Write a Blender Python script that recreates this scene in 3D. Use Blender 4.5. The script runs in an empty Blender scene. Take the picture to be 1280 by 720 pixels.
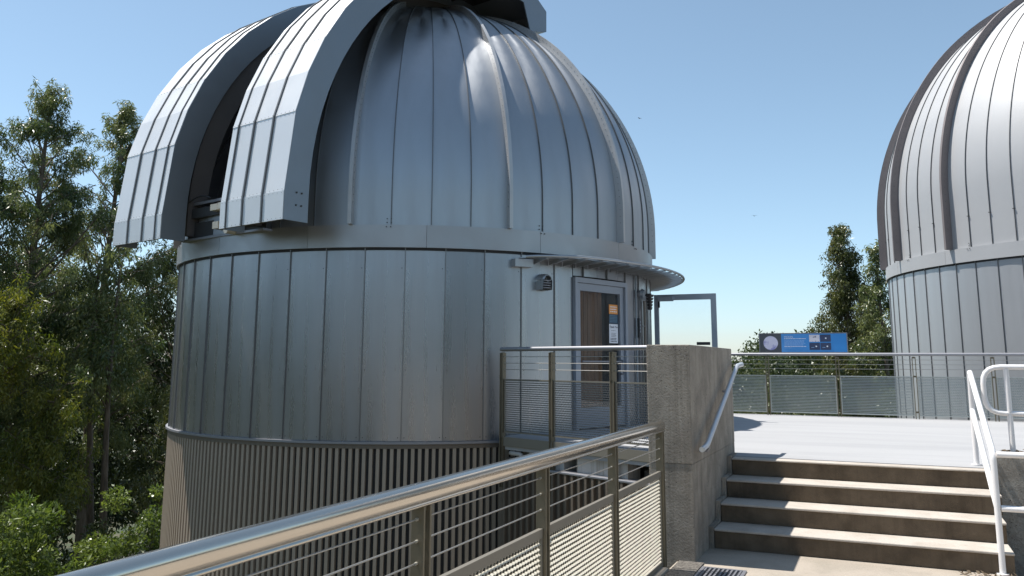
import bpy, bmesh, math, random
import numpy as np
from mathutils import Matrix, Vector
rad = math.radians
sin, cos, PI = math.sin, math.cos, math.pi
S = bpy.context.scene
C = S.collection
rng = random.Random(7)
nr = np.random.default_rng(11)

# ------------------------------------------------------------ camera
cam = bpy.data.cameras.new('camera')
cam.sensor_width = 36.0
cam.lens = 36 * 1039.4 / 1280
cam.shift_y = -(360 - 283.74) / 1280
cam.clip_start = 0.05
cam.clip_end = 9000
co = bpy.data.objects.new('camera', cam)
C.objects.link(co)
yaw, pitch, roll = rad(-23.757), rad(9.2173), rad(0.271)
fwd = Vector((sin(yaw) * cos(pitch), cos(yaw) * cos(pitch), sin(pitch)))
rt = Vector((cos(yaw), -sin(yaw), 0))
up = rt.cross(fwd)
r2 = rt * cos(roll) + up * sin(roll)
u2 = -rt * sin(roll) + up * cos(roll)
M = Matrix((r2, u2, -fwd)).transposed().to_4x4()
M.translation = (0, 0, 1.59)
co.matrix_world = M
S.camera = co

# ------------------------------------------------------------ sky and sun
SUN_AZ, SUN_EL = -94.0, 66.6
w = bpy.data.worlds.new('World')
S.world = w
w.use_nodes = True
nt = w.node_tree
sky = nt.nodes.new('ShaderNodeTexSky')
sky.sky_type = 'NISHITA'
sky.sun_disc = False
sky.sun_elevation = rad(SUN_EL)
sky.sun_rotation = rad(SUN_AZ)
sky.altitude = 0
sky.air_density = 0.9
sky.dust_density = 0.4
sky.ozone_density = 6.0
hsv = nt.nodes.new('ShaderNodeHueSaturation')
hsv.inputs['Hue'].default_value = 0.483
hsv.inputs['Saturation'].default_value = 0.81
nt.links.new(sky.outputs[0], hsv.inputs['Color'])
nt.links.new(hsv.outputs[0], nt.nodes['Background'].inputs[0])
nt.nodes['Background'].inputs[1].default_value = 0.112
sl = bpy.data.lights.new('sun', 'SUN')
sl.energy = 5.0
sl.angle = rad(0.53)
sl.color = (1.0, 0.96, 0.9)
so = bpy.data.objects.new('sun', sl)
C.objects.link(so)
sd = Vector((sin(rad(SUN_AZ)) * cos(rad(SUN_EL)), cos(rad(SUN_AZ)) * cos(rad(SUN_EL)), sin(rad(SUN_EL))))
so.rotation_euler = sd.to_track_quat('Z', 'Y').to_euler()
so.location = (-20, 0, 40)
S.view_settings.view_transform = 'Standard'
S.view_settings.look = 'None'
S.view_settings.exposure = 0.60
S.view_settings.gamma = 1.0
S.render.engine = 'CYCLES'
S.cycles.max_bounces = 8
S.cycles.transparent_max_bounces = 12

# ------------------------------------------------------------ materials
def mat(name, col, rough=0.6, metal=0.0, var=0.0, nscale=6.0, ndet=6.0, bump=0.0, bscale=None, stretch=(1, 1, 1),
        col2=None, c2pos=(0.45, 0.62), objrand=0.0, rvar=0.0, spec=None, island=0.0, streak=0.0, streakcol=(0.5, 0.5, 0.5), pits=0.0, wob=0.0, aniso=0.0, arot=0.0, speck=0.0):
    m = bpy.data.materials.new(name)
    m.use_nodes = True
    N, L = m.node_tree.nodes, m.node_tree.links
    b = N['Principled BSDF']
    b.inputs['Roughness'].default_value = rough
    b.inputs['Metallic'].default_value = metal
    if spec is not None:
        b.inputs['Specular IOR Level'].default_value = spec
    tc = N.new('ShaderNodeTexCoord')
    mp = N.new('ShaderNodeMapping')
    mp.inputs['Scale'].default_value = stretch
    L.new(tc.outputs['Object'], mp.inputs[0])
    def noise(scale, det=6.0, rgh=0.6, vec=None):
        n = N.new('ShaderNodeTexNoise')
        n.inputs['Scale'].default_value = scale
        n.inputs['Detail'].default_value = det
        n.inputs['Roughness'].default_value = rgh
        L.new(vec or mp.outputs[0], n.inputs['Vector'])
        return n
    n1 = noise(nscale, ndet)
    cur = N.new('ShaderNodeRGB')
    cur.outputs[0].default_value = (*col, 1)
    out = cur.outputs[0]
    def mix(fac, a, bcol, mode='MIX'):
        x = N.new('ShaderNodeMix')
        x.data_type = 'RGBA'
        x.blend_type = mode
        if hasattr(fac, 'is_output'):
            L.new(fac, x.inputs[0])
        else:
            x.inputs[0].default_value = fac
        L.new(a, x.inputs[6])
        if hasattr(bcol, 'is_output'):
            L.new(bcol, x.inputs[7])
        else:
            x.inputs[7].default_value = (*bcol, 1)
        return x.outputs[2]
    def ramp(val, a, bb):
        r = N.new('ShaderNodeMapRange')
        r.inputs[1].default_value, r.inputs[2].default_value = a, bb
        L.new(val, r.inputs[0])
        return r.outputs[0]
    if col2 is not None:
        out = mix(ramp(n1.outputs[0], *c2pos), out, col2)
    vals = []
    if var:
        n2 = noise(nscale * 0.37 + 0.2, 4)
        vals.append((n2.outputs[0], var * 2, 0.5))
    if objrand:
        oi = N.new('ShaderNodeObjectInfo')
        vals.append((oi.outputs['Random'], objrand, 0.5))
    if island:
        g = N.new('ShaderNodeNewGeometry')
        vals.append((g.outputs['Random Per Island'], island, 0.5))
    for o_, amt, mid in vals:
        ma = N.new('ShaderNodeMath')
        ma.operation = 'SUBTRACT'
        L.new(o_, ma.inputs[0])
        ma.inputs[1].default_value = mid
        mb = N.new('ShaderNodeMath')
        mb.operation = 'MULTIPLY_ADD'
        L.new(ma.outputs[0], mb.inputs[0])
        mb.inputs[1].default_value = amt
        mb.inputs[2].default_value = 1.0
        cc = N.new('ShaderNodeCombineColor')
        for k in range(3):
            L.new(mb.outputs[0], cc.inputs[k])
        out = mix(1.0, out, cc.outputs[0], 'MULTIPLY')
    if streak:
        m3 = N.new('ShaderNodeMapping')
        m3.inputs['Scale'].default_value = (9, 9, 0.35)
        L.new(tc.outputs['Object'], m3.inputs[0])
        n3 = noise(1.6, 8, 0.65, m3.outputs[0])
        f = N.new('ShaderNodeMath')
        f.operation = 'MULTIPLY'
        L.new(ramp(n3.outputs[0], 0.5, 0.75), f.inputs[0])
        f.inputs[1].default_value = streak
        out = mix(f.outputs[0], out, streakcol)
    if speck:
        n8 = noise(42, 6, 0.75, tc.outputs['Object'])
        f = N.new('ShaderNodeMath')
        f.operation = 'MULTIPLY'
        L.new(ramp(n8.outputs[0], 0.5, 0.68), f.inputs[0])
        f.inputs[1].default_value = speck
        out = mix(f.outputs[0], out, tuple(c_ * 0.45 for c_ in col))
        n9 = noise(1.1, 5, 0.7, tc.outputs['Object'])
        f = N.new('ShaderNodeMath')
        f.operation = 'MULTIPLY'
        L.new(ramp(n9.outputs[0], 0.5, 0.72), f.inputs[0])
        f.inputs[1].default_value = speck * 0.9
        out = mix(f.outputs[0], out, tuple(c_ * 0.62 for c_ in col))
    hgt = None
    if pits:
        v = N.new('ShaderNodeTexVoronoi')
        v.inputs['Scale'].default_value = 38
        L.new(tc.outputs['Object'], v.inputs['Vector'])
        n4 = noise(5, 3, 0.5, tc.outputs['Object'])
        r = ramp(v.outputs['Distance'], 0.20, 0.10)
        g2 = ramp(n4.outputs[0], 0.5, 0.58)
        f = N.new('ShaderNodeMath')
        f.operation = 'MULTIPLY'
        L.new(r, f.inputs[0])
        L.new(g2, f.inputs[1])
        f2 = N.new('ShaderNodeMath')
        f2.operation = 'MULTIPLY'
        L.new(f.outputs[0], f2.inputs[0])
        f2.inputs[1].default_value = pits
        out = mix(f2.outputs[0], out, (0.04, 0.035, 0.03))
    if aniso:
        tg = N.new('ShaderNodeTangent')
        tg.direction_type = 'RADIAL'
        tg.axis = 'Z'
        L.new(tg.outputs[0], b.inputs['Tangent'])
        b.inputs['Anisotropic'].default_value = aniso
        b.inputs['Anisotropic Rotation'].default_value = arot
    L.new(out, b.inputs['Base Color'])
    if rvar:
        n5 = noise(nscale * 0.8, 5)
        r = N.new('ShaderNodeMapRange')
        r.inputs[3].default_value = rough - rvar
        r.inputs[4].default_value = rough + rvar
        r.inputs[1].default_value, r.inputs[2].default_value = 0.3, 0.7
        L.new(n5.outputs[0], r.inputs[0])
        L.new(r.outputs[0], b.inputs['Roughness'])
    if bump or wob:
        bp = N.new('ShaderNodeBump')
        bp.inputs['Strength'].default_value = bump if bump else 0.0
        bp.inputs['Distance'].default_value = 0.02
        n6 = noise(bscale or nscale * 2, 8, 0.65)
        L.new(n6.outputs[0], bp.inputs['Height'])
        last = bp
        if wob:
            b2 = N.new('ShaderNodeBump')
            b2.inputs['Strength'].default_value = wob
            b2.inputs['Distance'].default_value = 0.1
            n7 = noise(1.3, 2, 0.4, tc.outputs['Object'])
            L.new(n7.outputs[0], b2.inputs['Height'])
            L.new(b2.outputs[0], bp.inputs['Normal'])
        L.new(last.outputs[0], b.inputs['Normal'])
    return m



MT = {}
MT['wall_metal'] = mat('brushed_wall_metal', (0.325, 0.33, 0.345), 0.30, 0.85, var=0.10, nscale=2.2, stretch=(6, 6, 0.25), objrand=0.30, rvar=0.06, wob=0.06, streak=0.10, streakcol=(0.42, 0.41, 0.39))
MT['dome_metal'] = mat('brushed_dome_metal', (0.40, 0.415, 0.435), 0.46, 0.85, aniso=0.6, var=0.10, nscale=2.0, bump=0.04, bscale=24, stretch=(3, 3, 0.6), objrand=0.07, rvar=0.07, wob=0.05)
MT['band_metal'] = mat('band_metal', (0.40, 0.40, 0.405), 0.42, 0.8, var=0.1, nscale=3, objrand=0.1, rvar=0.06, wob=0.03)
MT['wall_pale'] = mat('pale_wall_metal', (0.44, 0.445, 0.455), 0.42, 0.5, var=0.08, nscale=2.0, stretch=(6, 6, 0.25), objrand=0.10, rvar=0.08, wob=0.05)
MT['dome_pale'] = mat('pale_dome_metal', (0.41, 0.41, 0.415), 0.6, 0.2, var=0.07, nscale=2.0, bump=0.03, bscale=24, objrand=0.05, rvar=0.06, wob=0.04)
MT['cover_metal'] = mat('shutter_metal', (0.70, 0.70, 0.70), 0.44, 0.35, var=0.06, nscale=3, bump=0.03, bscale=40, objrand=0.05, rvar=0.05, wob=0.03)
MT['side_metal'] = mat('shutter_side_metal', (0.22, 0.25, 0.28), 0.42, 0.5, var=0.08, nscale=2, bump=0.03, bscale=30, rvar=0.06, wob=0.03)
MT['rib_metal'] = mat('rib_metal', (0.50, 0.50, 0.50), 0.5, 0.75, var=0.12, nscale=4, bump=0.05, bscale=40, rvar=0.06)
MT['rib_brown'] = mat('rib_metal_warm', (0.22, 0.19, 0.185), 0.6, 0.3, var=0.2, nscale=4, bump=0.05, bscale=40)
MT['seam_dark'] = mat('seam_metal', (0.16, 0.16, 0.16), 0.5, 0.7, var=0.1)
MT['seam_wall'] = mat('wall_seam_metal', (0.24, 0.24, 0.24), 0.4, 0.8, var=0.1)
MT['core'] = mat('dark_sheathing', (0.03, 0.03, 0.032), 0.8)
MT['clad_brown'] = mat('brown_corrugated_metal', (0.37, 0.305, 0.24), 0.5, 0.15, var=0.12, nscale=2, bump=0.03, bscale=30, stretch=(3, 3, 0.3), objrand=0.08, streak=0.2, streakcol=(0.27, 0.22, 0.17))
MT['clad_shaded'] = mat('shaded_corrugated_metal', (0.13, 0.105, 0.08), 0.6, 0.2, var=0.15, nscale=2)  # darker copy of the brown cladding, parapet shade put into the colour
MT['rail_pale'] = mat('pale_handrail_metal', (0.58, 0.60, 0.63), 0.35, 0.5, var=0.06)
MT['flashing'] = mat('brown_flashing', (0.17, 0.145, 0.12), 0.5, 0.4, var=0.1)
MT['concrete'] = mat('weathered_concrete', (0.385, 0.335, 0.275), 0.9, 0, var=0.35, nscale=3.2, bump=1.0, bscale=55, speck=0.38, col2=(0.23, 0.20, 0.165), c2pos=(0.40, 0.66), streak=0.85, streakcol=(0.15, 0.125, 0.095), pits=1.0)
MT['concrete_rough'] = mat('rough_concrete', (0.42, 0.385, 0.33), 0.95, 0, speck=0.7, var=0.3, nscale=9, bump=1.0, bscale=60, col2=(0.29, 0.26, 0.22), c2pos=(0.42, 0.62), pits=0.9)
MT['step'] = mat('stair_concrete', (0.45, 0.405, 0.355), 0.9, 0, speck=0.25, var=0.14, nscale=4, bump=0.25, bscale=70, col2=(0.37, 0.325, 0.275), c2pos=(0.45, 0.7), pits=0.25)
MT['riser'] = mat('shaded_riser_concrete', (0.135, 0.10, 0.066), 0.95, 0, var=0.35, nscale=5, bump=0.3, bscale=70, col2=(0.085, 0.062, 0.04), c2pos=(0.42, 0.68), streak=0.5, streakcol=(0.05, 0.035, 0.022))  # much darker than the treads, riser shade is in the colour
MT['landing'] = mat('landing_concrete', (0.36, 0.31, 0.255), 0.9, 0, speck=0.3, var=0.2, nscale=2.5, bump=0.3, bscale=80, col2=(0.30, 0.26, 0.21), c2pos=(0.45, 0.65), pits=0.3)
MT['deck'] = mat('white_deck_coating', (0.345, 0.345, 0.35), 0.85, 0, speck=0.08, streak=0, spec=0.2, var=0.06, nscale=1.0, bump=0.06, bscale=30, stretch=(0.25, 2.2, 1), col2=(0.30, 0.302, 0.31), c2pos=(0.45, 0.7))
MT['painted_wall'] = mat('pale_painted_concrete', (0.42, 0.40, 0.37), 0.85, 0, var=0.2, nscale=4, bump=0.2, bscale=40, streak=0.9, streakcol=(0.18, 0.14, 0.085))
MT['post'] = mat('galvanised_post', (0.17, 0.145, 0.10), 0.5, 0.4, var=0.15, nscale=8, bump=0.05, bscale=60)
MT['rail'] = mat('brushed_rail_steel', (0.58, 0.54, 0.48), 0.17, 0.95, var=0.06, nscale=5, rvar=0.04, bump=0.012, bscale=25)
MT['rail_far'] = mat('galvanised_rail', (0.30, 0.30, 0.32), 0.5, 0.75, var=0.08)
MT['cable'] = mat('stainless_cable', (0.42, 0.40, 0.37), 0.4, 0.8)
MT['mesh'] = mat('expanded_metal', (0.72, 0.66, 0.54), 0.5, 0.1, var=0.05)
MT['mesh_far'] = mat('expanded_metal_galvanised', (0.46, 0.475, 0.44), 0.6, 0.1, var=0.05)
MT['mesh_bal'] = mat('expanded_metal_grey', (0.22, 0.23, 0.24), 0.5, 0.4, var=0.05)
MT['mesh_frame'] = mat('mesh_frame_metal', (0.22, 0.20, 0.165), 0.5, 0.4, var=0.08)
MT['white_paint'] = mat('white_pipe_paint', (0.78, 0.76, 0.75), 0.35, 0, var=0.06, nscale=10, bump=0.04, bscale=50)
MT['grey_frame'] = mat('grey_door_frame', (0.30, 0.325, 0.37), 0.4, 0.3, var=0.05)
MT['gate_frame'] = mat('blue_grey_frame', (0.30, 0.34, 0.39), 0.45, 0.4, var=0.05)
MT['black'] = mat('black_plastic', (0.02, 0.02, 0.022), 0.4)
MT['dark_metal'] = mat('dark_metal', (0.07, 0.07, 0.07), 0.5, 0.5)
MT['roller'] = mat('pale_zinc', (0.50, 0.47, 0.40), 0.5, 0.4, var=0.1)
MT['wood'] = mat('brown_timber', (0.42, 0.20, 0.10), 0.6, 0, var=0.3, nscale=3, stretch=(12, 12, 0.6), col2=(0.24, 0.12, 0.065), c2pos=(0.4, 0.7))
MT['room'] = mat('dark_room', (0.06, 0.05, 0.045), 0.8)
MT['arch'] = mat('arch_frame_metal', (0.10, 0.09, 0.085), 0.7, 0.2, var=0.3, nscale=2)
MT['canopy'] = mat('canopy_metal', (0.40, 0.41, 0.42), 0.4, 0.75, var=0.08)
MT['orange'] = mat('orange_print', (0.75, 0.30, 0.07), 0.5)
MT['navy'] = mat('navy_print', (0.045, 0.09, 0.14), 0.5)
MT['paper'] = mat('white_paper', (0.75, 0.76, 0.80), 0.7)
MT['ink'] = mat('dark_ink', (0.03, 0.03, 0.05), 0.6)
MT['teal_ink'] = mat('teal_ink', (0.13, 0.25, 0.33), 0.6)
MT['sign_grey'] = mat('sign_grey_print', (0.10, 0.105, 0.12), 0.4)
MT['sign_white'] = mat('sign_white_print', (0.80, 0.86, 0.95), 0.5)
MT['sign_pale'] = mat('sign_pale_print', (0.36, 0.58, 0.90), 0.5)
MT['sign_dark'] = mat('sign_dark_photo', (0.04, 0.06, 0.13), 0.4)
MT['sign_photo'] = mat('sign_photo_print', (0.75, 0.72, 0.78), 0.5, col2=(0.06, 0.06, 0.12), c2pos=(0.60, 0.63), nscale=14)
MT['moon'] = mat('moon_print', (0.74, 0.72, 0.88), 0.6, col2=(0.32, 0.32, 0.62), c2pos=(0.50, 0.62), nscale=7, ndet=5, var=0.1)
MT['gravel'] = mat('dark_gravel', (0.20, 0.18, 0.155), 0.95, 0, var=0.5, nscale=60, bump=1.0, bscale=120, col2=(0.08, 0.07, 0.06), c2pos=(0.45, 0.6))
MT['litter'] = mat('dry_leaf', (0.10, 0.07, 0.04), 0.8)
MT['forest_floor'] = mat('forest_floor', (0.07, 0.062, 0.035), 0.95, 0, var=0.5, nscale=0.8, bump=0.6, bscale=6, col2=(0.035, 0.05, 0.018), c2pos=(0.4, 0.6))
MT['bark_dark'] = mat('dark_bark', (0.05, 0.042, 0.03), 0.9, 0, var=0.3)
MT['bark'] = mat('eucalyptus_bark', (0.17, 0.135, 0.10), 0.9, 0, var=0.3, nscale=3, bump=0.5, bscale=14, stretch=(5, 5, 0.6), col2=(0.09, 0.07, 0.05), c2pos=(0.42, 0.62))

# blue sign background: left to right gradient is printed on the panel
m = bpy.data.materials.new('sign_blue_print')
m.use_nodes = True
N, L = m.node_tree.nodes, m.node_tree.links
tc = N.new('ShaderNodeTexCoord'); sx = N.new('ShaderNodeSeparateXYZ'); L.new(tc.outputs['Object'], sx.inputs[0])
cr = N.new('ShaderNodeValToRGB'); mr = N.new('ShaderNodeMapRange')
mr.inputs[1].default_value, mr.inputs[2].default_value = 0.35, 1.5
L.new(sx.outputs[0], mr.inputs[0]); L.new(mr.outputs[0], cr.inputs[0])
cr.color_ramp.elements[0].color = (0.10, 0.36, 0.80, 1); cr.color_ramp.elements[1].color = (0.03, 0.26, 0.66, 1)
L.new(cr.outputs[0], N['Principled BSDF'].inputs['Base Color'])
N['Principled BSDF'].inputs['Roughness'].default_value = 0.4
MT['sign_blue'] = m

def glass_mat(name, tint, fac, rough=0.02):
    m = bpy.data.materials.new(name)
    m.use_nodes = True
    N, L = m.node_tree.nodes, m.node_tree.links
    for n in list(N):
        if n.type != 'OUTPUT_MATERIAL': N.remove(n)
    o = [n for n in N if n.type == 'OUTPUT_MATERIAL'][0]
    t = N.new('ShaderNodeBsdfTransparent'); t.inputs[0].default_value = (*tint, 1)
    g = N.new('ShaderNodeBsdfGlossy'); g.inputs['Roughness'].default_value = rough
    lwt = N.new('ShaderNodeLayerWeight'); lwt.inputs[0].default_value = 0.5
    fr = N.new('ShaderNodeMath'); fr.operation = 'POWER'; fr.inputs[1].default_value = 4.0
    L.new(lwt.outputs['Facing'], fr.inputs[0])
    ad = N.new('ShaderNodeMath'); ad.operation = 'ADD'; ad.inputs[1].default_value = fac
    L.new(fr.outputs[0], ad.inputs[0])
    mx = N.new('ShaderNodeMixShader')
    L.new(ad.outputs[0], mx.inputs[0]); L.new(t.outputs[0], mx.inputs[1]); L.new(g.outputs[0], mx.inputs[2])
    L.new(mx.outputs[0], o.inputs[0])
    return m
MT['glass'] = glass_mat('clear_glass', (0.80, 0.83, 0.84), 0.05)
MT['glass_gate'] = glass_mat('clear_gate_glass', (0.985, 0.985, 0.985), 0.01)

def leaf_mat(name, col, col2, trans=0.35, isl=0.8, rough=0.36):
    m = bpy.data.materials.new(name)
    m.use_nodes = True
    N, L = m.node_tree.nodes, m.node_tree.links
    b = N['Principled BSDF']
    o = [n for n in N if n.type == 'OUTPUT_MATERIAL'][0]
    g = N.new('ShaderNodeNewGeometry')
    tc = N.new('ShaderNodeTexCoord')
    n1 = N.new('ShaderNodeTexNoise'); n1.inputs['Scale'].default_value = 0.55; n1.inputs['Detail'].default_value = 3
    L.new(tc.outputs['Object'], n1.inputs['Vector'])
    a = N.new('ShaderNodeMath'); a.operation = 'ADD'
    s_ = N.new('ShaderNodeMath'); s_.operation = 'MULTIPLY_ADD'; s_.inputs[1].default_value = isl; s_.inputs[2].default_value = -isl / 2
    L.new(g.outputs['Random Per Island'], s_.inputs[0])
    r = N.new('ShaderNodeMapRange'); r.inputs[1].default_value, r.inputs[2].default_value = 0.38, 0.62
    L.new(n1.outputs[0], r.inputs[0]); L.new(r.outputs[0], a.inputs[0]); L.new(s_.outputs[0], a.inputs[1])
    x = N.new('ShaderNodeMix'); x.data_type = 'RGBA'; x.clamp_factor = True
    L.new(a.outputs[0], x.inputs[0]); x.inputs[6].default_value = (*col, 1); x.inputs[7].default_value = (*col2, 1)
    L.new(x.outputs[2], b.inputs['Base Color'])
    b.inputs['Roughness'].default_value = rough
    tr = N.new('ShaderNodeBsdfTranslucent')
    hs = N.new('ShaderNodeHueSaturation'); hs.inputs['Value'].default_value = 1.3; hs.inputs['Saturation'].default_value = 1.15
    L.new(x.outputs[2], hs.inputs['Color']); L.new(hs.outputs[0], tr.inputs[0])
    ms = N.new('ShaderNodeMixShader'); ms.inputs[0].default_value = trans
    L.new(b.outputs[0], ms.inputs[1]); L.new(tr.outputs[0], ms.inputs[2]); L.new(ms.outputs[0], o.inputs[0])
    return m
MT['leaf_euc'] = leaf_mat('eucalyptus_leaf', (0.055, 0.085, 0.026), (0.20, 0.22, 0.085))
MT['leaf_dark'] = leaf_mat('dark_leaf', (0.028, 0.044, 0.014), (0.075, 0.095, 0.030), 0.25)
MT['leaf_yellow'] = leaf_mat('yellow_green_leaf', (0.085, 0.115, 0.02), (0.21, 0.21, 0.045), 0.4)
MT['leaf_bush'] = leaf_mat('bush_leaf', (0.075, 0.115, 0.025), (0.16, 0.20, 0.05), 0.35)
MT['leaf_olive'] = leaf_mat('olive_leaf', (0.055, 0.072, 0.022), (0.13, 0.135, 0.045), 0.3)

# ------------------------------------------------------------ helpers
def tag(o, label=None, cat=None, group=None, kind=None):
    if label: o['label'] = label
    if cat: o['category'] = cat
    if group: o['group'] = group
    if kind: o['kind'] = kind
    return o
def empty(name, loc=(0, 0, 0), rz=0.0, label=None, cat=None, group=None):
    o = bpy.data.objects.new(name, None)
    o.empty_display_size = 0.3
    C.objects.link(o)
    o.location = loc
    o.rotation_euler = (0, 0, rz)
    return tag(o, label, cat, group)
def link(name, me, parent=None, loc=(0, 0, 0), rz=0.0, m=None):
    o = bpy.data.objects.new(name, me)
    C.objects.link(o)
    o.location = loc
    o.rotation_euler = (0, 0, rz)
    if parent: o.parent = parent
    return o
class MB:
    def __init__(s):
        s.v, s.f, s.sm, s.mi = [], [], [], []
        s.m = 0
    def add(s, vs, fs, smooth=False):
        k = len(s.v)
        s.v += [tuple(p) for p in vs]
        s.f += [tuple(i + k for i in f) for f in fs]
        s.sm += [smooth] * len(fs)
        s.mi += [s.m] * len(fs)
        return s
    def box(s, a, b):
        x0, y0, z0 = a; x1, y1, z1 = b
        return s.add([(x0, y0, z0), (x1, y0, z0), (x1, y1, z0), (x0, y1, z0), (x0, y0, z1), (x1, y0, z1), (x1, y1, z1), (x0, y1, z1)],
                     [(0, 3, 2, 1), (4, 5, 6, 7), (0, 1, 5, 4), (1, 2, 6, 5), (2, 3, 7, 6), (3, 0, 4, 7)])
    def bevbox(s, a, b, r=0.008, rx=None):
        """box with chamfered edges and slight irregularity"""
        bm = bmesh.new()
        bmesh.ops.create_cube(bm, size=1)
        for v in bm.verts:
            v.co = Vector([(a[i] + b[i]) / 2 + v.co[i] * (b[i] - a[i]) for i in range(3)])
        bmesh.ops.bevel(bm, geom=list(bm.edges), offset=r, segments=2, affect='EDGES', profile=0.5)
        bm.verts.index_update()
        s.add([v.co[:] for v in bm.verts], [tuple(v.index for v in f.verts) for f in bm.faces])
        bm.free()
        return s
    def prism(s, poly, z0, z1):
        n = len(poly)
        s.add([(x, y, z0) for x, y in poly] + [(x, y, z1) for x, y in poly],
              [tuple(range(n - 1, -1, -1)), tuple(range(n, 2 * n))] + [(i, (i + 1) % n, (i + 1) % n + n, i + n) for i in range(n)])
        return s
    def tube(s, pts, r, n=8, caps=True, smooth=True, sq=None):
        pts = [Vector(p) for p in pts]
        rs = r if isinstance(r, (list, tuple)) else [r] * len(pts)
        base = len(s.v)
        ref = Vector((0, 0, 1))
        t0 = (pts[1] - pts[0]).normalized()
        if abs(t0.dot(ref)) > 0.95: ref = Vector((1, 0, 0))
        vs, fs = [], []
        prevx = None
        for i, p in enumerate(pts):
            if i == 0: t = pts[1] - pts[0]
            elif i == len(pts) - 1: t = pts[-1] - pts[-2]
            else: t = (pts[i + 1] - p).normalized() + (p - pts[i - 1]).normalized()
            t.normalize()
            x = ref.cross(t) if prevx is None else prevx - t * prevx.dot(t)
            x.normalize(); prevx = x
            y = t.cross(x)
            for k in range(n):
                a = 2 * PI * k / n
                vs.append(p + (x * cos(a) + y * sin(a)) * rs[i])
        for i in range(len(pts) - 1):
            for k in range(n):
                fs.append((i * n + k, i * n + (k + 1) % n, (i + 1) * n + (k + 1) % n, (i + 1) * n + k))
        s.add(vs, fs, smooth)
        if caps:
            s.add(vs[:n], [tuple(range(n - 1, -1, -1))]); s.add(vs[-n:], [tuple(range(n))])
        return s
    def grid(s, fn, nu, nv, smooth=True, skip=None):
        vs = [fn(i / nu, j / nv) for j in range(nv + 1) for i in range(nu + 1)]
        fs = []
        for j in range(nv):
            for i in range(nu):
                q = (j * (nu + 1) + i, j * (nu + 1) + i + 1, (j + 1) * (nu + 1) + i + 1, (j + 1) * (nu + 1) + i)
                if skip:
                    c = sum((Vector(vs[k]) for k in q), Vector()) / 4
                    if skip(c): continue
                fs.append(q)
        return s.add(vs, fs, smooth)
    def mesh(s, name, mats):
        me = bpy.data.meshes.new(name)
        me.from_pydata(s.v, [], s.f)
        if not isinstance(mats, (list, tuple)): mats = [mats]
        for m_ in mats: me.materials.append(m_)
        me.polygons.foreach_set('use_smooth', s.sm)
        me.polygons.foreach_set('material_index', s.mi)
        me.validate()
        me.update()
        return me
    def build(s, name, m, parent=None, loc=(0, 0, 0), rz=0.0):
        return link(name, s.mesh(name, m), parent, loc, rz)
def P(r, az, z):
    a = rad(az)
    return Vector((r * sin(a), r * cos(a), z))
def round_corner(pts, r, n=5):
    """replace interior corners of a polyline with arcs"""
    pts = [Vector(p) for p in pts]
    out = [pts[0]]
    for i in range(1, len(pts) - 1):
        a, b, c = pts[i - 1], pts[i], pts[i + 1]
        d1, d2 = (a - b), (c - b)
        rr = min(r, d1.length * 0.45, d2.length * 0.45)
        p1, p2 = b + d1.normalized() * rr, b + d2.normalized() * rr
        for k in range(n + 1):
            t = k / n
            out.append(p1 * (1 - t) ** 2 + b * 2 * t * (1 - t) + p2 * t * t)
    out.append(pts[-1])
    return out

# ------------------------------------------------------------ ground, terrace, stairs
g = MB()
R_ = [0, 12, 25, 45, 80, 160, 400, 1200, 5000]
na = 48
gv = [(0, 0, -5.2)]
for r in R_[1:]:
    for k in range(na):
        a = 2 * PI * k / na
        z = -5.2 - (r - 12) * 0.05 * (1 if r < 400 else 0) - (18 if r >= 400 else 0) + (rng.uniform(-0.5, 0.5) if 12 < r < 200 else 0)
        if r <= 12: z = -5.2
        gv.append((r * sin(a), r * cos(a) + 8, z))
gf = [(0, 1 + (k + 1) % na, 1 + k) for k in range(na)]
for i in range(len(R_) - 2):
    for k in range(na):
        a, b = 1 + i * na + k, 1 + i * na + (k + 1) % na
        gf.append((a, b, b + na, a + na))
g.add(gv, gf, True)
tag(g.build('ground', MT['forest_floor']), kind='structure')

STAIR_L, STAIR_R = -1.355, 0.84
NY = [7.64, 7.99, 8.34, 8.69]
land = MB()
land.prism([(-1.62, -10), (-14, -10), (-14, -40), (8, -40), (8, -10), (5, -10), (5, 7.668), (0.87, 7.668), (0.87, 7.665), (-1.62, 7.665)], -0.25, 0.0)  # rear part added out of view to bounce warm light onto the tower
tag(land.build('landing_floor', MT['landing']), kind='structure')
# fine joint where the landing slabs meet
lw = MB().box((-1.62, -18, -5.2), (5, 9.2, -0.254))
tag(lw.build('landing_base', MT['concrete']), kind='structure')
kerb = MB().bevbox((-1.74, -9.9, -0.3), (-1.60, 6.66, 0.035), 0.012)
kb = kerb.build('landing_kerb', MT['landing'])
tag(kb, kind='structure')
gs = MB().box((-1.597, 6.3, -0.2), (-1.40, 7.026, 0.012))
tag(gs.build('gravel_strip', MT['gravel']), kind='structure')

st = empty('concrete_stairs', (-0.25, 7.64, 0), 0, 'four broad concrete steps from the landing up to the white terrace', 'stairs')
for k in range(4):
    z1 = 0.165 * (k + 1)
    y0 = NY[k]
    y1 = 8.86 if k == 3 else NY[k + 1] + 0.1
    x0, x1 = STAIR_L - 0.073, (STAIR_R if k < 2 else 0.86)
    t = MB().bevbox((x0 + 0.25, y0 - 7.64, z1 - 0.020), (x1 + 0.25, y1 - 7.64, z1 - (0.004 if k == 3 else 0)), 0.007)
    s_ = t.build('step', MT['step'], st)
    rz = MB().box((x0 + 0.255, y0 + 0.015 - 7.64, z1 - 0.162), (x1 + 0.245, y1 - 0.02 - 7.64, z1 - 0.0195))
    rz.build('riser', MT['riser'], s_)
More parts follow.
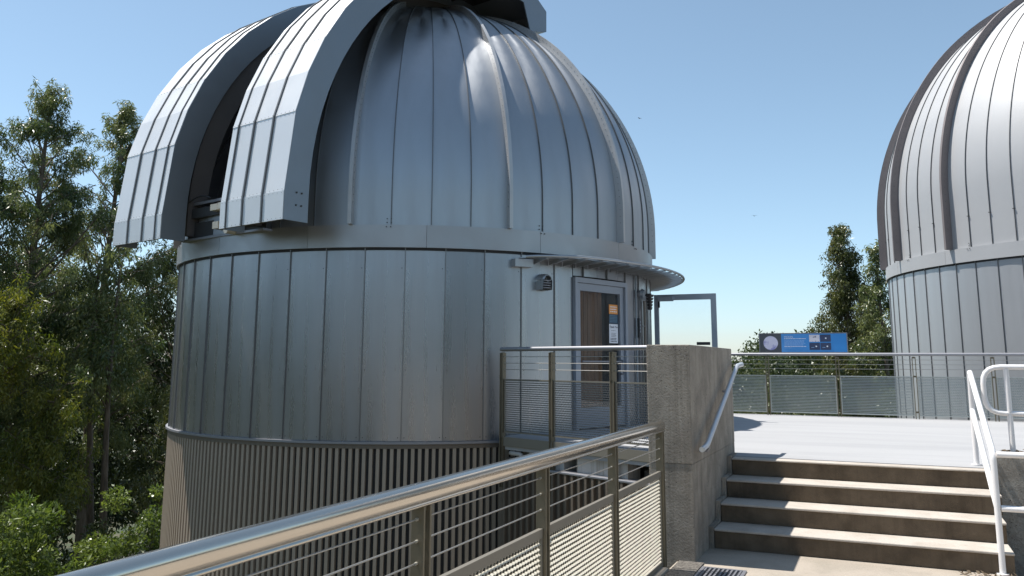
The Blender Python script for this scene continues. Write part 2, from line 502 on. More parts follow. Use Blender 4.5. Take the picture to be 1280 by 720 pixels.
# stepped skirting against the wall
sk = MB()
for k in range(4):
    sk.box((-1.4695 + 0.25, NY[k] - 0.012 - 7.64, 0.165 * k - 0.002), (-1.43 + 0.25, NY[k] + 0.337 - 7.64, 0.165 * (k + 1) + 0.018))
sk.build('skirting', MT['concrete'], st)

DZ = 0.66
deck = MB()
deck.prism([(-1.83, 8.865), (-2.35, 8.95), (-4.46, 9.88), (-3.9, 12.8), (-3.6, 14.5), (-3.9, 16.2), (3.2, 16.2), (14, 16.2), (14, 8.865)], DZ - 0.16, DZ)
tag(deck.build('terrace_deck', MT['deck']), kind='structure')
bz = MB()
bz.box((-1.4, 9.3, -5.2), (14, 16.0, DZ - 0.164))
tag(bz.build('terrace_base', MT['concrete']), kind='structure')

# stair side wall (concrete)
wl = empty('concrete_wall', (-1.65, 8.1, 0), 0, 'tall weathered concrete wall ending in a square pier beside the steps', 'wall')
a = MB().bevbox((-0.185, -1.07, 0.768), (0.18, 1.08, 1.74), 0.006)
b = MB().bevbox((-0.183, -1.068, -5.2), (0.178, 1.078, 0.767), 0.003)
a.build('upper_pour', MT['concrete'], wl)
b.build('lower_pour', MT['concrete'], wl)

# right-hand retaining wall and its pit
rw = empty('retaining_wall', (3.0, 8.9, 0), 0, 'rough grey concrete retaining wall right of the steps', 'wall')
MB().bevbox((-2.13, -0.15, 0.31), (6, 0.06, 0.80), 0.012).build('upper_pour', MT['concrete_rough'], rw)
MB().bevbox((-2.13, -0.147, -0.4), (6, 0.058, 0.304), 0.012).build('lower_pour', MT['concrete_rough'], rw)
lit = MB()
for k in range(110):
    x = rng.uniform(-2.1, -1.0); y = rng.uniform(-0.12, 0.04)
    a = rng.uniform(0, 6.28); l = rng.uniform(0.02, 0.05); zz = 0.802 + rng.uniform(0.0, 0.02)
    lit.add([(x - l * cos(a), y - l * sin(a), zz), (x + 0.4 * l * sin(a), y - 0.4 * l * cos(a), zz + rng.uniform(0, 0.015)), (x + l * cos(a), y + l * sin(a), zz + 0.01), (x - 0.4 * l * sin(a), y + 0.4 * l * cos(a), zz)], [(0, 1, 2, 3)])
o = lit.build('leaf_litter', MT['litter'], loc=(3.0, 8.9, 0))
tag(o, 'dry leaves lying on top of the retaining wall', 'leaf litter', kind='stuff')
lit = MB()
for k in range(26):
    x = rng.uniform(0.45, 0.85); y = rng.uniform(7.45, 7.61)
    a = rng.uniform(0, 6.28); l = rng.uniform(0.015, 0.035); zz = 0.006 + rng.uniform(0.0, 0.01)
    lit.add([(x - l * cos(a), y - l * sin(a), zz), (x + 0.4 * l * sin(a), y - 0.4 * l * cos(a), zz + rng.uniform(0, 0.02)), (x + l * cos(a), y + l * sin(a), zz + 0.02), (x - 0.4 * l * sin(a), y + 0.4 * l * cos(a), zz)], [(0, 1, 2, 3)])
tag(lit.build('fallen_leaves', MT['litter']), 'few dry leaves at the foot of the lowest riser', 'leaf litter', kind='stuff')

# drain grate in the landing
dg = empty('drain_grate', (-1.22, 6.72, 0.0), 0, 'small slotted drain grate in the landing beside the pier', 'drain')
fr = MB()
for (x0, y0, x1, y1) in ((-0.17, -0.19, 0.17, -0.165), (-0.17, 0.165, 0.17, 0.19), (-0.17, -0.165, -0.145, 0.165), (0.145, -0.165, 0.17, 0.165)):
    fr.box((x0, y0, 0.001), (x1, y1, 0.012))
fr.build('frame', MT['rail_far'], dg)
MB().box((-0.144, -0.164, 0.001), (0.144, 0.164, 0.003)).build('pan', MT['black'], dg)
for k in range(9):
    MB().box((-0.14 + k * 0.033, -0.164, 0.0035), (-0.14 + k * 0.033 + 0.014, 0.164, 0.011)).build('bar', MT['rail_far'], dg)

# ------------------------------------------------------------ fences
PW, PH, PITCH = 1.16, 0.63, 0.0262
def expanded_mesh(tw=0.0135):
    """raised expanded sheet: tilted strands joined by short staggered bonds, x along, y inner, z up"""
    mb = MB()
    rows = int(PH / PITCH)
    cols = 34
    for r in range(rows + 1):
        z = r * PITCH
        n = cols * 2
        vs, fs = [], []
        for i in range(n + 1):
            x = PW * i / n
            ph = (i + r) % 2
            dz = 0.0022 * (1 if ph else -1)
            ww = tw * (1.0 if ph else 0.92)
            vs += [(x, ww * 0.42, z + dz - ww * 0.28), (x, -ww * 0.42, z + dz + ww * 0.28)]
        for i in range(n):
            fs.append((2 * i, 2 * i + 2, 2 * i + 3, 2 * i + 1))
        mb.add(vs, fs)
        if r < rows:
            for i in range(r % 2, n + 1, 2):
                x = min(max(PW * i / n, 0.003), PW - 0.003)
                mb.add([(x - 0.0028, -0.006, z), (x + 0.0028, -0.006, z), (x + 0.0028, 0.005, z + PITCH), (x - 0.0028, 0.005, z + PITCH)], [(0, 1, 2, 3)])
    return mb
em = expanded_mesh()
EXP_NEAR = em.mesh('expanded_sheet', MT['mesh'])
EXP_FAR = expanded_mesh(0.022).mesh('expanded_sheet_far', MT['mesh_far'])
EXP_BAL = expanded_mesh(0.021).mesh('expanded_sheet_grey', MT['mesh_bal'])
fm = MB()
fm.box((-0.012, -0.012, PH), (PW + 0.012, 0.012, PH + 0.045))
fm.box((-0.012, -0.012, -0.035), (PW + 0.012, 0.012, -0.002))
fm.box((-0.012, -0.011, -0.002), (0.004, 0.011, PH))
fm.box((PW - 0.004, -0.011, -0.002), (PW + 0.012, 0.011, PH))
FRAME_ME = fm.mesh('panel_frame', MT['mesh_frame'])
fm = MB()
fm.box((-0.012, -0.010, PH), (PW + 0.012, 0.010, PH + 0.016))
fm.box((-0.012, -0.010, -0.018), (PW + 0.012, 0.010, -0.002))
fm.box((-0.012, -0.009, -0.002), (0.004, 0.009, PH))
fm.box((PW - 0.004, -0.009, -0.002), (PW + 0.012, 0.009, PH))
FRAME_FAR = fm.mesh('panel_frame', MT['mesh_far'])
FRAME_BAL = fm.mesh('panel_frame', MT['mesh_frame'])
def post_mesh(down):
    mb = MB()
    for s in (-1, 1):
        x = s * 0.024
        mb.bevbox((x - 0.006, -0.028, down), (x + 0.006, 0.028, 1.045), 0.002)
    for z in (0.10, 0.70, 1.02):
        mb.box((-0.018, -0.012, z), (0.018, 0.012, z + 0.03))
    return mb
POST = {d: post_mesh(d).mesh('post', MT['post']) for d in (-0.2, -0.62)}
def bolt_mesh():
    mb = MB()
    for z in (0.835, 0.915, 0.995):
        for s in (-1, 1):
            mb.tube([(s * 0.030, 0, z), (s * 0.044, 0, z)], 0.006, 6)
    mb.tube([(-0.03, 0.02, 0.665), (-0.05, 0.02, 0.665)], 0.009, 6)
    return mb
BOLTS = bolt_mesh().mesh('cable_fitting', MT['roller'])
def rail_profile(big):
    if big:
        pts = []
        for k in range(13):
            a = PI * k / 12
            pts.append((0.031 * cos(a), 1.099 + 0.031 * sin(a)))
        pts += [(-0.031, 1.062), (-0.026, 1.060), (-0.026, 1.057), (-0.031, 1.055), (-0.031, 1.045), (0.031, 1.045), (0.031, 1.055), (0.026, 1.057), (0.026, 1.060), (0.031, 1.062)]
        return pts
    return [(0.027 * cos(2 * PI * k / 12), 1.09 + 0.027 * sin(2 * PI * k / 12)) for k in range(12)]
def fence(name, label, p0, p1, z0, posts, big=False, railmat='rail_far', mesh=EXP_FAR, down=-0.2, skip_panels=(), rail_ext=(0.05, 0.05), group=None):
    """local x runs from p0 to p1, local y is the inner side"""
    d = Vector((p1[0] - p0[0], p1[1] - p0[1]))
    Ln = d.length
    root = empty(name, (p0[0], p0[1], z0), math.atan2(d.y, d.x), label, 'railing', group)
    pr = rail_profile(big)
    n = len(pr)
    x0, x1 = -rail_ext[0], Ln + rail_ext[1]
    mb = MB()
    vs = [(x0, y, z) for y, z in pr] + [(x1, y, z) for y, z in pr]
    fs = [(i, (i + 1) % n, (i + 1) % n + n, i + n) for i in range(n)]
    mb.add(vs, fs, True)
    mb.add([(x0, y, z) for y, z in pr], [tuple(range(n))]); mb.add([(x1, y, z) for y, z in pr], [tuple(range(n))][::-1])
    o = mb.build('top_rail', MT[railmat], root)
    if big:
        for k in (0.62,):
            pass
    for z in (0.835, 0.915, 0.995):
        MB().tube([(0.0, 0, z), (Ln, 0, z)], 0.0035 if big else 0.0045, 6, caps=False).build('cable', MT['cable'], root)
    for x in posts:
        po = link('post', POST[down], root, (x, 0, 0))
        link('cable_fitting', BOLTS, po)
    for i in range(len(posts) - 1):
        if i in skip_panels: continue
        a, b = posts[i] + 0.036, posts[i + 1] - 0.036
        sc = (b - a - 0.02) / PW
        pn = link('infill_panel', mesh, root, (a + 0.01, 0, 0.07))
        pn.scale = (sc, 1, 1)
        link('panel_frame', FRAME_ME if big else (FRAME_BAL if mesh is EXP_BAL else FRAME_FAR), pn)
    return root
# foreground railing, runs along x = -1.66 towards the pier (inner side is +x => local y must face +x)
ys = [6.72, 5.44, 4.19, 2.92, 1.65, 0.38, -0.89, -2.16, -3.43, -4.70, -5.97]
fence('ramp_railing', 'near brushed steel railing with cables running from the lower left to the pier', (-1.66, 6.72), (-1.66, -5.97), 0.0,
      [6.72 - y for y in ys], big=True, railmat='rail', mesh=EXP_NEAR, rail_ext=(0.05, 0.3))
# far fence: local x from left to right; camera side must be inner -> run right to left
xs = [-3.1 - 0.03, -1.93, -0.73, 0.50, 1.68, 2.88, 4.08, 5.28, 6.48]
xs_r = xs[::-1]
fence('terrace_railing', 'long railing with mesh panels across the back of the white terrace', (xs_r[0], 16.03), (xs_r[-1], 16.03), DZ, [xs_r[0] - x for x in xs_r])
# balcony fence by the door, the outside faces the camera
B0, B1 = Vector((-4.46, 9.86)), Vector((-1.86, 8.735))
bl = (B1 - B0).length
fence('balcony_railing', 'short railing beside the tower door with its end post on the tower', B0, B1, DZ, [0.0, 0.88, 1.84, bl], mesh=EXP_BAL, down=-0.62, rail_ext=(0.03, 0.0))

# balcony underside
bd = (B1 - B0).normalized(); bn = Vector((-bd.y, bd.x))  # towards +y
ba = math.atan2(bd.y, bd.x)
bs = empty('balcony_support', (B0.x, B0.y, 0), ba, 'stained pale concrete supports under the balcony beside the tower', 'support wall')
MB().box((0.0, -0.012, 0.545), (bl, -0.003, 0.657)).box((0.0, -0.003, 0.54), (bl, 0.10, 0.552)).build('edge_beam', MT['mesh_frame'], bs)
for x0, x1 in ((0.42, 1.02), (1.22, 1.98), (2.42, bl + 0.02)):
    MB().bevbox((x0, 0.06, 0.05), (x1, 0.28, 0.515), 0.006).build('pier', MT['painted_wall'], bs)
MB().box((-0.4, 0.55, -0.4), (bl, 0.70, 0.50)).build('back_wall', MT['concrete'], bs)
MB().box((1.98, 0.35, 0.18), (2.42, 0.45, 0.40)).build('beam', MT['concrete'], bs)
mb = MB()
mb.tube(round_corner([(0.10, 0.05, 0.46), (0.33, 0.03, 0.46), (0.33, 0.03, 0.0)], 0.05), 0.028, 8)
mb.build('drain_pipe', MT['painted_wall'], bs)
MB().box((0.04, 0.05, 0.05), (0.27, 0.14, 0.40)).build('junction_box', MT['flashing'], bs)

def corrugated(mb, p0, p1, z0, z1, pitch=0.1, depth=0.03):
    """trapezoid sheet along a straight line; ribs towards -y local"""
    n = int(round((p1 - p0) / pitch)); pt = (p1 - p0) / n
    pr = []
    for i in range(n):
        x = p0 + i * pt
        pr += [(x, 0), (x + 0.55 * pt, 0), (x + 0.62 * pt, -depth), (x + 0.93 * pt, -depth)]
    pr.append((p1, 0))
    vs = [(x, y, z0) for x, y in pr] + [(x, y, z1) for x, y in pr]
    k = len(pr)
    mb.add(vs, [(i, i + 1, i + 1 + k, i + k) for i in range(k - 1)])
lp = empty('corrugated_parapet', (B0.x, B0.y, 0), ba, 'brown corrugated low wall with metal cap below the balcony', 'wall')
for i in range(3):
    mb = MB(); a_, b_ = 0.0 + i * bl / 3, (i + 1) * bl / 3
    corrugated(mb, a_ + 0.002, b_, -5.2, 0.302, depth=0.045)
    mb.build('cladding_sheet', MT['clad_shaded'], lp)
MB().bevbox((-0.02, -0.05, 0.303), (bl, 0.16, 0.33), 0.006).build('cap', MT['rail_far'], lp)
MB().box((0.0, 0.04, -5.2), (bl, 0.15, 0.30)).build('core', MT['core'], lp)

# ------------------------------------------------------------ pipe handrails
wh = MB()
wh.tube(round_corner([(-1.468, 7.30, 0.845), (-1.39, 7.30, 0.85), (-1.39, 7.32, 0.90), (-1.39, 7.42, 0.93), (-1.39, 9.02, 1.57), (-1.39, 9.25, 1.57), (-1.45, 9.30, 1.57)], 0.05), 0.022, 10)
hr = empty('wall_handrail', (0, 0, 0), 0, 'pale metal handrail sloping up the concrete wall beside the steps', 'handrail')
wh = MB().tube(round_corner([(-1.40, 6.98 + 0.1, 0.885), (-1.39, 7.25, 0.905), (-1.39, 9.0, 1.56), (-1.39, 9.35, 1.575)], 0.06), 0.023, 10)
wh.build('rail', MT['rail_pale'], hr)
for y, z in ((7.32, 0.93), (8.55, 1.39)):
    MB().tube(round_corner([(-1.39, y, z - 0.02), (-1.39, y, z - 0.075), (-1.469, y, z - 0.08)], 0.03), 0.010, 8).build('bracket', MT['rail_far'], hr)

sh = empty('stair_handrail', (0.75, 7.65, 0), 0, 'white pipe handrail on the right side of the steps', 'handrail')
RP = 0.024
def T(pts, r=0.06): return MB().tube(round_corner(pts, r), RP, 10)
T([(0, 0, 0), (0, 0, 0.905), (0, 1.38, 1.56 - 0.03), (0, 1.41, 1.15), (0, 1.40, 0.66)]).build('top_rail', MT['white_paint'], sh)
T([(0, 0.01, 0.50), (0, 1.32, 1.12), (0, 1.40, 1.16)], 0.04).build('lower_rail', MT['white_paint'], sh)
for (x, y, z) in ((0, 0, 0.0), (0, 1.40, DZ)):
    MB().tube([(x, y, z + 0.001), (x, y, z + 0.012)], 0.045, 14).build('base_flange', MT['white_paint'], sh)
sg = empty('side_guardrail', (0.776, 7.65, 0), 0, 'two white horizontal pipes leaving the stair post to the right', 'guardrail')
MB().tube([(0.0, 0, 0.895), (2.4, 0, 0.895)], RP, 10).build('upper_rail', MT['white_paint'], sg)
MB().tube([(0.0, 0, 0.49), (2.4, 0, 0.49)], RP, 10).build('lower_rail', MT['white_paint'], sg)
MB().tube([(2.4, 0, -0.25), (2.4, 0, 0.92)], RP, 10).build('post', MT['white_paint'], sg)
MB().tube([(1.2, 0, -0.25), (1.2, 0, 0.92)], RP, 10).build('post', MT['white_paint'], sg)
lg = empty('wall_guardrail', (1.03, 8.86, 0.80), 0, 'white pipe guardrail with a rounded loop end on the retaining wall', 'guardrail')
T([(3.0, 0, 0.765), (-0.19, 0, 0.765), (-0.19, 0, 0.35), (3.0, 0, 0.35)], 0.15).build('loop_rail', MT['white_paint'], lg)
for x in (0.0, 1.25, 2.5):
    MB().tube([(x, 0, 0.0), (x, 0, 0.75)], RP, 10).build('post', MT['white_paint'], lg)

# ------------------------------------------------------------ towers and domes
def ring_grid(r, a0, a1, z0, z1, nu=3, thick=0.0):
    mb = MB()
    mb.grid(lambda u, v: P(r, a0 + (a1 - a0) * u, z0 + (z1 - z0) * v), nu, 1)
    return mb
def tower(name, label, cx, cy, R, npan, phase, zt, zj, zb, clad, seam_m, door=None, wallmat='wall_metal'):
    root = empty(name, (cx, cy, 0), 0, label, 'observatory')
    st_ = 360.0 / npan
    a = st_ * 0.5 - 0.07
    def panel_me(z0, z1, nm, rng_=None):
        mb = MB()
        al, ah = rng_ or (-a, a)
        # sheet with a very slight belly and folded edges
        mb.grid(lambda u, v: P(R + 0.006 * sin(PI * u), al + (ah - al) * u, z0 + (z1 - z0) * v), 4, 1)
        for s in (al, ah):
            mb.grid(lambda u, v: P(R + 0.0 - 0.03 * (1 - u), s, z0 + (z1 - z0) * v), 1, 1, smooth=False)
        return mb.mesh(nm, MT[wallmat])
    full = panel_me(zj + 0.006, zt, 'wall_panel')
    over = panel_me(2.80, zt, 'wall_panel_over_door')
    fm_ = MB()
    for q_, z_ in ((-a + 0.5, zj + 0.05), (a - 0.5, zj + 0.05), (a - 0.5, zj + 0.9), (-a + 0.5, zt - 0.3)):
        c_ = P(R + 0.001, q_, z_)
        if z_ < 2.7 and False: continue
        e_ = 0.008
        fm_.add([c_ + Vector((e_, 0, 0)), c_ + Vector((0, 0, e_)), c_ + Vector((-e_, 0, 0)), c_ + Vector((0, 0, -e_)), c_ + Vector((0, 0.006, 0))], [(0, 1, 4), (1, 2, 4), (2, 3, 4), (3, 0, 4)])
    fast = fm_.mesh('fastener', MT['dark_metal'])
    sm = MB()
    for z0, z1 in ((zj + 0.006, zt),):
        sm.box((-0.005, R - 0.004, z0), (0.005, R + 0.018, z1))
    seam_me = sm.mesh('seam', MT[seam_m])
    so_ = MB().box((-0.006, R - 0.004, 2.80), (0.006, R + 0.026, zt)).mesh('seam', MT[seam_m])
    for k in range(npan):
        az = (phase + st_ * k) % 360
        mid = (az + st_ / 2) % 360
        indoor = door and door[0] < mid < door[1]
        if door and az < door[1] < az + st_:
            link('wall_panel', panel_me(2.80, zt, 'wall_panel', (az + 0.07 - mid, door[1] - 0.1 - mid)), root, rz=-rad(mid))
            link('wall_panel', panel_me(zj + 0.006, zt, 'wall_panel', (door[1] + 0.1 - mid, az + st_ - 0.07 - mid)), root, rz=-rad(mid))
            continue_seam = True
        else:
            wp_ = link('wall_panel', over if indoor else full, root, rz=-rad(mid))
            if clad and not indoor: link('fastener', fast, wp_)
        sin_door = door and door[0] + 1 < az < door[1] - 1
        link('seam', so_ if sin_door else seam_me, root, rz=-rad(az))
    # sheathing behind
    mb = MB()
    segs = 96
    for k in range(segs):
        a0, a1 = 360 / segs * k, 360 / segs * (k + 1)
        if door and a0 > door[0] - 1 and a1 < door[1] + 1:
            mb.grid(lambda u, v: P(R - 0.035, a0 + (a1 - a0) * u, 2.8 + (zt - 2.8) * v), 1, 1)
            mb.grid(lambda u, v: P(R - 0.035, a0 + (a1 - a0) * u, zb + (DZ - 0.03 - zb) * v), 1, 1)
        else:
            mb.grid(lambda u, v: P(R - 0.035, a0 + (a1 - a0) * u, zb + (zt - zb) * v), 1, 1)
    mb.build('sheathing', MT['core'], root)
    # ledge ring at the joint
    led = MB()
    prof = [(R - 0.03, zj + 0.004), (R + 0.045, zj + 0.002), (R + 0.045, zj - 0.028), (R + 0.014, zj - 0.034), (R + 0.014, zj - 0.085), (R - 0.035, zj - 0.085)]
    nseg = 120
    for i in range(len(prof) - 1):
        mb_ = led
        led.m = 0 if i < 2 else 1
        led.grid(lambda u, v: P(prof[i][0] + (prof[i + 1][0] - prof[i][0]) * v, 360 * u, prof[i][1] + (prof[i + 1][1] - prof[i][1]) * v), nseg, 1)
    led.build('ledge', [MT['rail_far'], MT['flashing']], root)
    if clad:
        nrib = 12
        me = None
        mb = MB()
        sp = 15.0
        for i in range(nrib):
            b0 = -sp / 2 + sp * i / nrib; d_ = sp / nrib
            pr = [(b0, 0), (b0 + 0.42 * d_, 0), (b0 + 0.47 * d_, 0.05), (b0 + 0.95 * d_, 0.05), (b0 + d_, 0)]
            for j in range(4):
                (q0, h0), (q1, h1) = pr[j], pr[j + 1]
                mb.add([P(R - 0.042 + h0, q0, zb), P(R - 0.042 + h1, q1, zb), P(R - 0.042 + h1, q1, zj - 0.07), P(R - 0.042 + h0, q0, zj - 0.07)], [(0, 3, 2, 1)])
        me = mb.mesh('cladding_sheet', MT['clad_brown'])
        for k in range(24):
            link('cladding_sheet', me, root, rz=-rad(15.0 * k))
    return root

def dome(name, label, cx, cy, R, npan, phase, heavy_every, band0, band1, zc, slit, gm, ribm, heavym, band_m, fin, band_w=16):
    root = empty(name, (cx, cy, 0), 0, label, 'dome')
    st_ = 360.0 / npan
    tmax = 87.5
    # profile parameter: 0..1 -> vertical part then arc
    nz = 22
    def prof(v, r=R, z0=band1 + 0.004):
        Lv = zc - z0; La = r * rad(tmax)
        s_ = v * (Lv + La)
        if s_ < Lv: return r, z0 + s_
        a = (s_ - Lv) / r
        return r * cos(a), zc + r * sin(a)
    if slit:
        saz, tw, send = slit
        sv = Vector((sin(rad(saz)), cos(rad(saz)), 0)); tv = Vector((-sv.y, sv.x, 0))
        if tv.x < 0: tv = -tv
        def cut(c, rz=0.0):
            q = Matrix.Rotation(rz, 3, 'Z') @ Vector((c[0], c[1], 0))
            return abs(q.dot(tv)) < tw and q.dot(sv) > send and c[2] > band1 + 0.42
    ha = st_ / 2 - 0.05
    def gore(u, v, r=R):
        rr, z = prof(v, r)
        q = (u - 0.5) * 2 * ha
        return P(rr + 0.0015 * sin(PI * u) * min(1, rr / R), q, z)
    gmb = MB().grid(gore, 4, nz * 2)
    gore_me = gmb.mesh('gore_panel', MT[gm])
    def strip(width, h0, h1, nm, mm, zlow=None, tip=1.0, nzz=None, vmax=1.0):
        mb = MB()
        nzz = nzz or nz * 2
        rows = []
        for j in range(nzz + 1):
            v = j / nzz * vmax
            rr, z = prof(v)
            ro, zo = prof(v)
            a = 0 if z <= zc else math.atan2(z - zc, rr)
            t_ = 1.0
            if tip < 1 and v > 0.55: t_ = 1 - (1 - tip) * (v - 0.55) / 0.45
            nx, nzv = cos(a), sin(a)
            hh = h1 * t_
            rows.append([(-width / 2, rr - 0.01 * nx, z - 0.01 * nzv), (-width / 2, rr + hh * nx, z + hh * nzv), (width / 2, rr + hh * nx, z + hh * nzv), (width / 2, rr - 0.01 * nx, z - 0.01 * nzv)])
        vs = [p for r_ in rows for p in r_]
        fs = []
        for j in range(nzz):
            for i in range(3):
                fs.append((j * 4 + i, j * 4 + i + 1, (j + 1) * 4 + i + 1, (j + 1) * 4 + i))
        fs.append((0, 1, 2, 3)[::-1]); fs.append(tuple(nzz * 4 + i for i in range(4)))
        mb.add(vs, fs)
        return mb.mesh(nm, MT[mm])
    seam_me = strip(0.009, 0, 0.020, 'seam', 'seam_dark')
    heavy_me = strip(0.05, 0, fin, 'rib', heavym, tip=0.5)
    # rivet row on both sides of heavy rib
    rv = MB()
    for j in range(3, 60):
        rr, z = prof(j / 66)
        a = 0 if z <= zc else math.atan2(z - zc, rr)
        for s in (-1, 1):
            c_ = Vector((s * 0.0265, rr + fin * 0.55 * cos(a), z + fin * 0.55 * sin(a)))
            q = 0.007
            rv.add([c_ + Vector((0, q, 0)), c_ + Vector((0, 0, q)), c_ + Vector((0, -q, 0)), c_ + Vector((0, 0, -q)), c_ + Vector((s * 0.006, 0, 0))], [(0, 1, 4), (1, 2, 4), (2, 3, 4), (3, 0, 4)])
    rivet_me = rv.mesh('rivet', MT['dark_metal'])
    bl_ = MB()
    for (x, z) in ((-0.055, 0.035), (0.0, 0.035), (-0.055, 0.085), (0.0, 0.085), (-0.055, -0.03), (0.0, -0.03)):
        rr = R + (0.005 if z > 0 else 0.055)
        bl_.tube([(x, rr, band1 + z), (x, rr + 0.008, band1 + z)], 0.009, 6)
    bolts = bl_.mesh('bolt_cluster', MT['dark_metal'])
    cl_ = MB()
    for z in (0.62,):
        cl_.box((-0.018, R + 0.004, band1 + z), (0.022, R + 0.03, band1 + z + 0.012))
    clips = cl_.mesh('seam_clip', MT['dark_metal'])
    def cut_gore(rz):
        bm = bmesh.new()
        vs_ = [bm.verts.new(v) for v in gmb.v]
        for f in gmb.f: bm.faces.new([vs_[q] for q in f])
        R3 = Matrix.Rotation(-rz, 3, 'Z')
        planes = [(R3 @ tv * tw, R3 @ tv), (R3 @ tv * -tw, R3 @ tv), (R3 @ sv * send, R3 @ sv), (Vector((0, 0, band1 + 0.42)), Vector((0, 0, 1)))]
        for co_, no_ in planes:
            bmesh.ops.bisect_plane(bm, geom=list(bm.verts) + list(bm.edges) + list(bm.faces), plane_co=co_, plane_no=no_, dist=1e-5)
        dead = [f for f in bm.faces if cut(f.calc_center_median(), rz)]
        bmesh.ops.delete(bm, geom=dead, context='FACES')
        left = set(bm.faces)
        while left:
            isl = []; todo = [left.pop()]
            while todo:
                f = todo.pop(); isl.append(f)
                for e in f.edges:
                    for g_ in e.link_faces:
                        if g_ in left: left.discard(g_); todo.append(g_)
            if sum(f.calc_area() for f in isl) < 0.02: continue
            ids = {}; mbx = MB()
            for f in isl:
                for v in f.verts:
                    if v not in ids: ids[v] = len(ids)
            mbx.add([v.co[:] for v in ids], [tuple(ids[v] for v in f.verts) for f in isl], True)
            mbx.build('gore_panel', MT[gm], root, rz=rz)
        bm.free()
    for k in range(npan):
        az = (phase + st_ * k) % 360
        mid = az + st_ / 2
        if slit and any(cut(v, -rad(mid)) for v in gmb.v):
            cut_gore(-rad(mid))
        else:
            link('gore_panel', gore_me, root, rz=-rad(mid))
        dslit = abs((az - saz + 180) % 360 - 180) if slit else 999
        if k % heavy_every == 0:
            if dslit > 20:
                h = link('rib', heavy_me, root, rz=-rad(az))
                link('rivet', rivet_me, h)
                if k % (heavy_every) == 0: link('bolt_cluster', bolts, root, rz=-rad(az - 0.9 * st_ * 1.0))
        elif dslit > 14:
            s_ = link('seam', seam_me, root, rz=-rad(az))
            if not slit: link('seam_clip', clips, s_)
    # band
    wst = 360.0 / band_w
    bm_ = MB()
    for (r0, z0, r1, z1) in ((R - 0.02, band0, R + 0.05, band0), (R + 0.05, band0, R + 0.05, band1), (R + 0.05, band1, R - 0.02, band1 + 0.002)):
        bm_.grid(lambda u, v: P(r0 + (r1 - r0) * v, (u - 0.5) * (wst - 0.06), z0 + (z1 - z0) * v), 8, 1)
    for s in (-1, 1):
        bm_.grid(lambda u, v: P(R - 0.02 + 0.07 * u, s * (wst - 0.06) / 2, band0 + (band1 - band0) * v), 1, 1, smooth=False)
    bme = bm_.mesh('band_plate', MT[band_m])
    for k in range(band_w):
        link('band_plate', bme, root, rz=-rad(k * wst + 3.0))
    gk = MB()
    gk.grid(lambda u, v: P(R + 0.015, 360 * u, band0 - 0.035 + 0.06 * v), 120, 1)
    gk.build('shadow_gap', MT['core'], root)  # dark strip standing in for the shadow gap under the band
    MB().grid(lambda u, v: P(0.001 + (R - 0.02) * v, 360 * u, band0 + 0.02), 60, 1).build('floor_plate', MT['core'], root)
    rr, z = prof(1.0)
    cp = MB(); cp.grid(lambda u, v: P(0.45 * (1 - v) + 0.001, 360 * u, z + 0.03 + 0.05 * v), 32, 3)
    cp.build('cap', MT[gm], root)
    return root

# --- near tower
AX, AY = -7.494, 12.994
DOOR = (100.6, 118.4)
TA = tower('observatory_tower', 'near round metal clad observatory tower with brown corrugated base and glass door', AX, AY, 4.05, 48, 3.1, 3.10, 0.58, -5.3, True, 'seam_wall', DOOR)
DA = dome('observatory_dome', 'near metal dome with its two arched shutters slid apart', AX, AY, 4.05, 48, 163.4, 4, 3.07, 3.37, 3.8, (193.8, 0.84, -1.1), 'dome_metal', 'rib_metal', 'rib_metal', 'band_metal', 0.115)
# --- far tower
BX, BY = 5.665, 22.291
TB = tower('observatory_tower', 'far round metal clad observatory tower behind the terrace railing on the right', BX, BY, 5.40, 72, -129.3, 3.62, -2.5, -5.3, False, 'seam_wall', wallmat='wall_pale')
DB = dome('observatory_dome', 'far closed pale metal dome with dark raised ribs on the right', BX, BY, 5.40, 72, -128.6, 4, 3.59, 3.87, 5.0, None, 'dome_pale', 'seam_dark', 'rib_brown', 'dome_pale', 0.17, band_w=18)

# --- shutters, slit frame (local frame: s forward, t to the right, rotated about z)
SAZ = 193.8
sv = Vector((sin(rad(SAZ)), cos(rad(SAZ)), 0)); tv = Vector((-sv.y, sv.x, 0))
def ST(s, t, z): return sv * s + tv * t + Vector((0, 0, z))
ZS, RO, RI = 3.66, 4.60, 4.23
def outer_pts(n=26, r=RO, s_end=-0.45):
    pts = [(RO if r == RO else r, 3.30), (r, ZS)]
    aend = math.acos(s_end / r)
    if r == RO:
        def on(a): return (r * cos(a), ZS + r * sin(a))
        brk_ = [0, rad(13)]
        nr_ = 11
        brk_ += [rad(13) + (aend - rad(13)) * q / nr_ for q in range(1, nr_ + 1)]
        ns = len(brk_) - 1
        for k in range(1, n + 1):
            q = ns * k / n
            i0 = min(int(q), ns - 1); f = q - i0
            (a0, b0), (a1, b1) = on(brk_[i0]), on(brk_[i0 + 1])
            pts.append((a0 + (a1 - a0) * f, b0 + (b1 - b0) * f))
        return pts
    pts += [(r * cos(aend * k / n), ZS + r * sin(aend * k / n)) for k in range(1, n + 1)]
    return pts
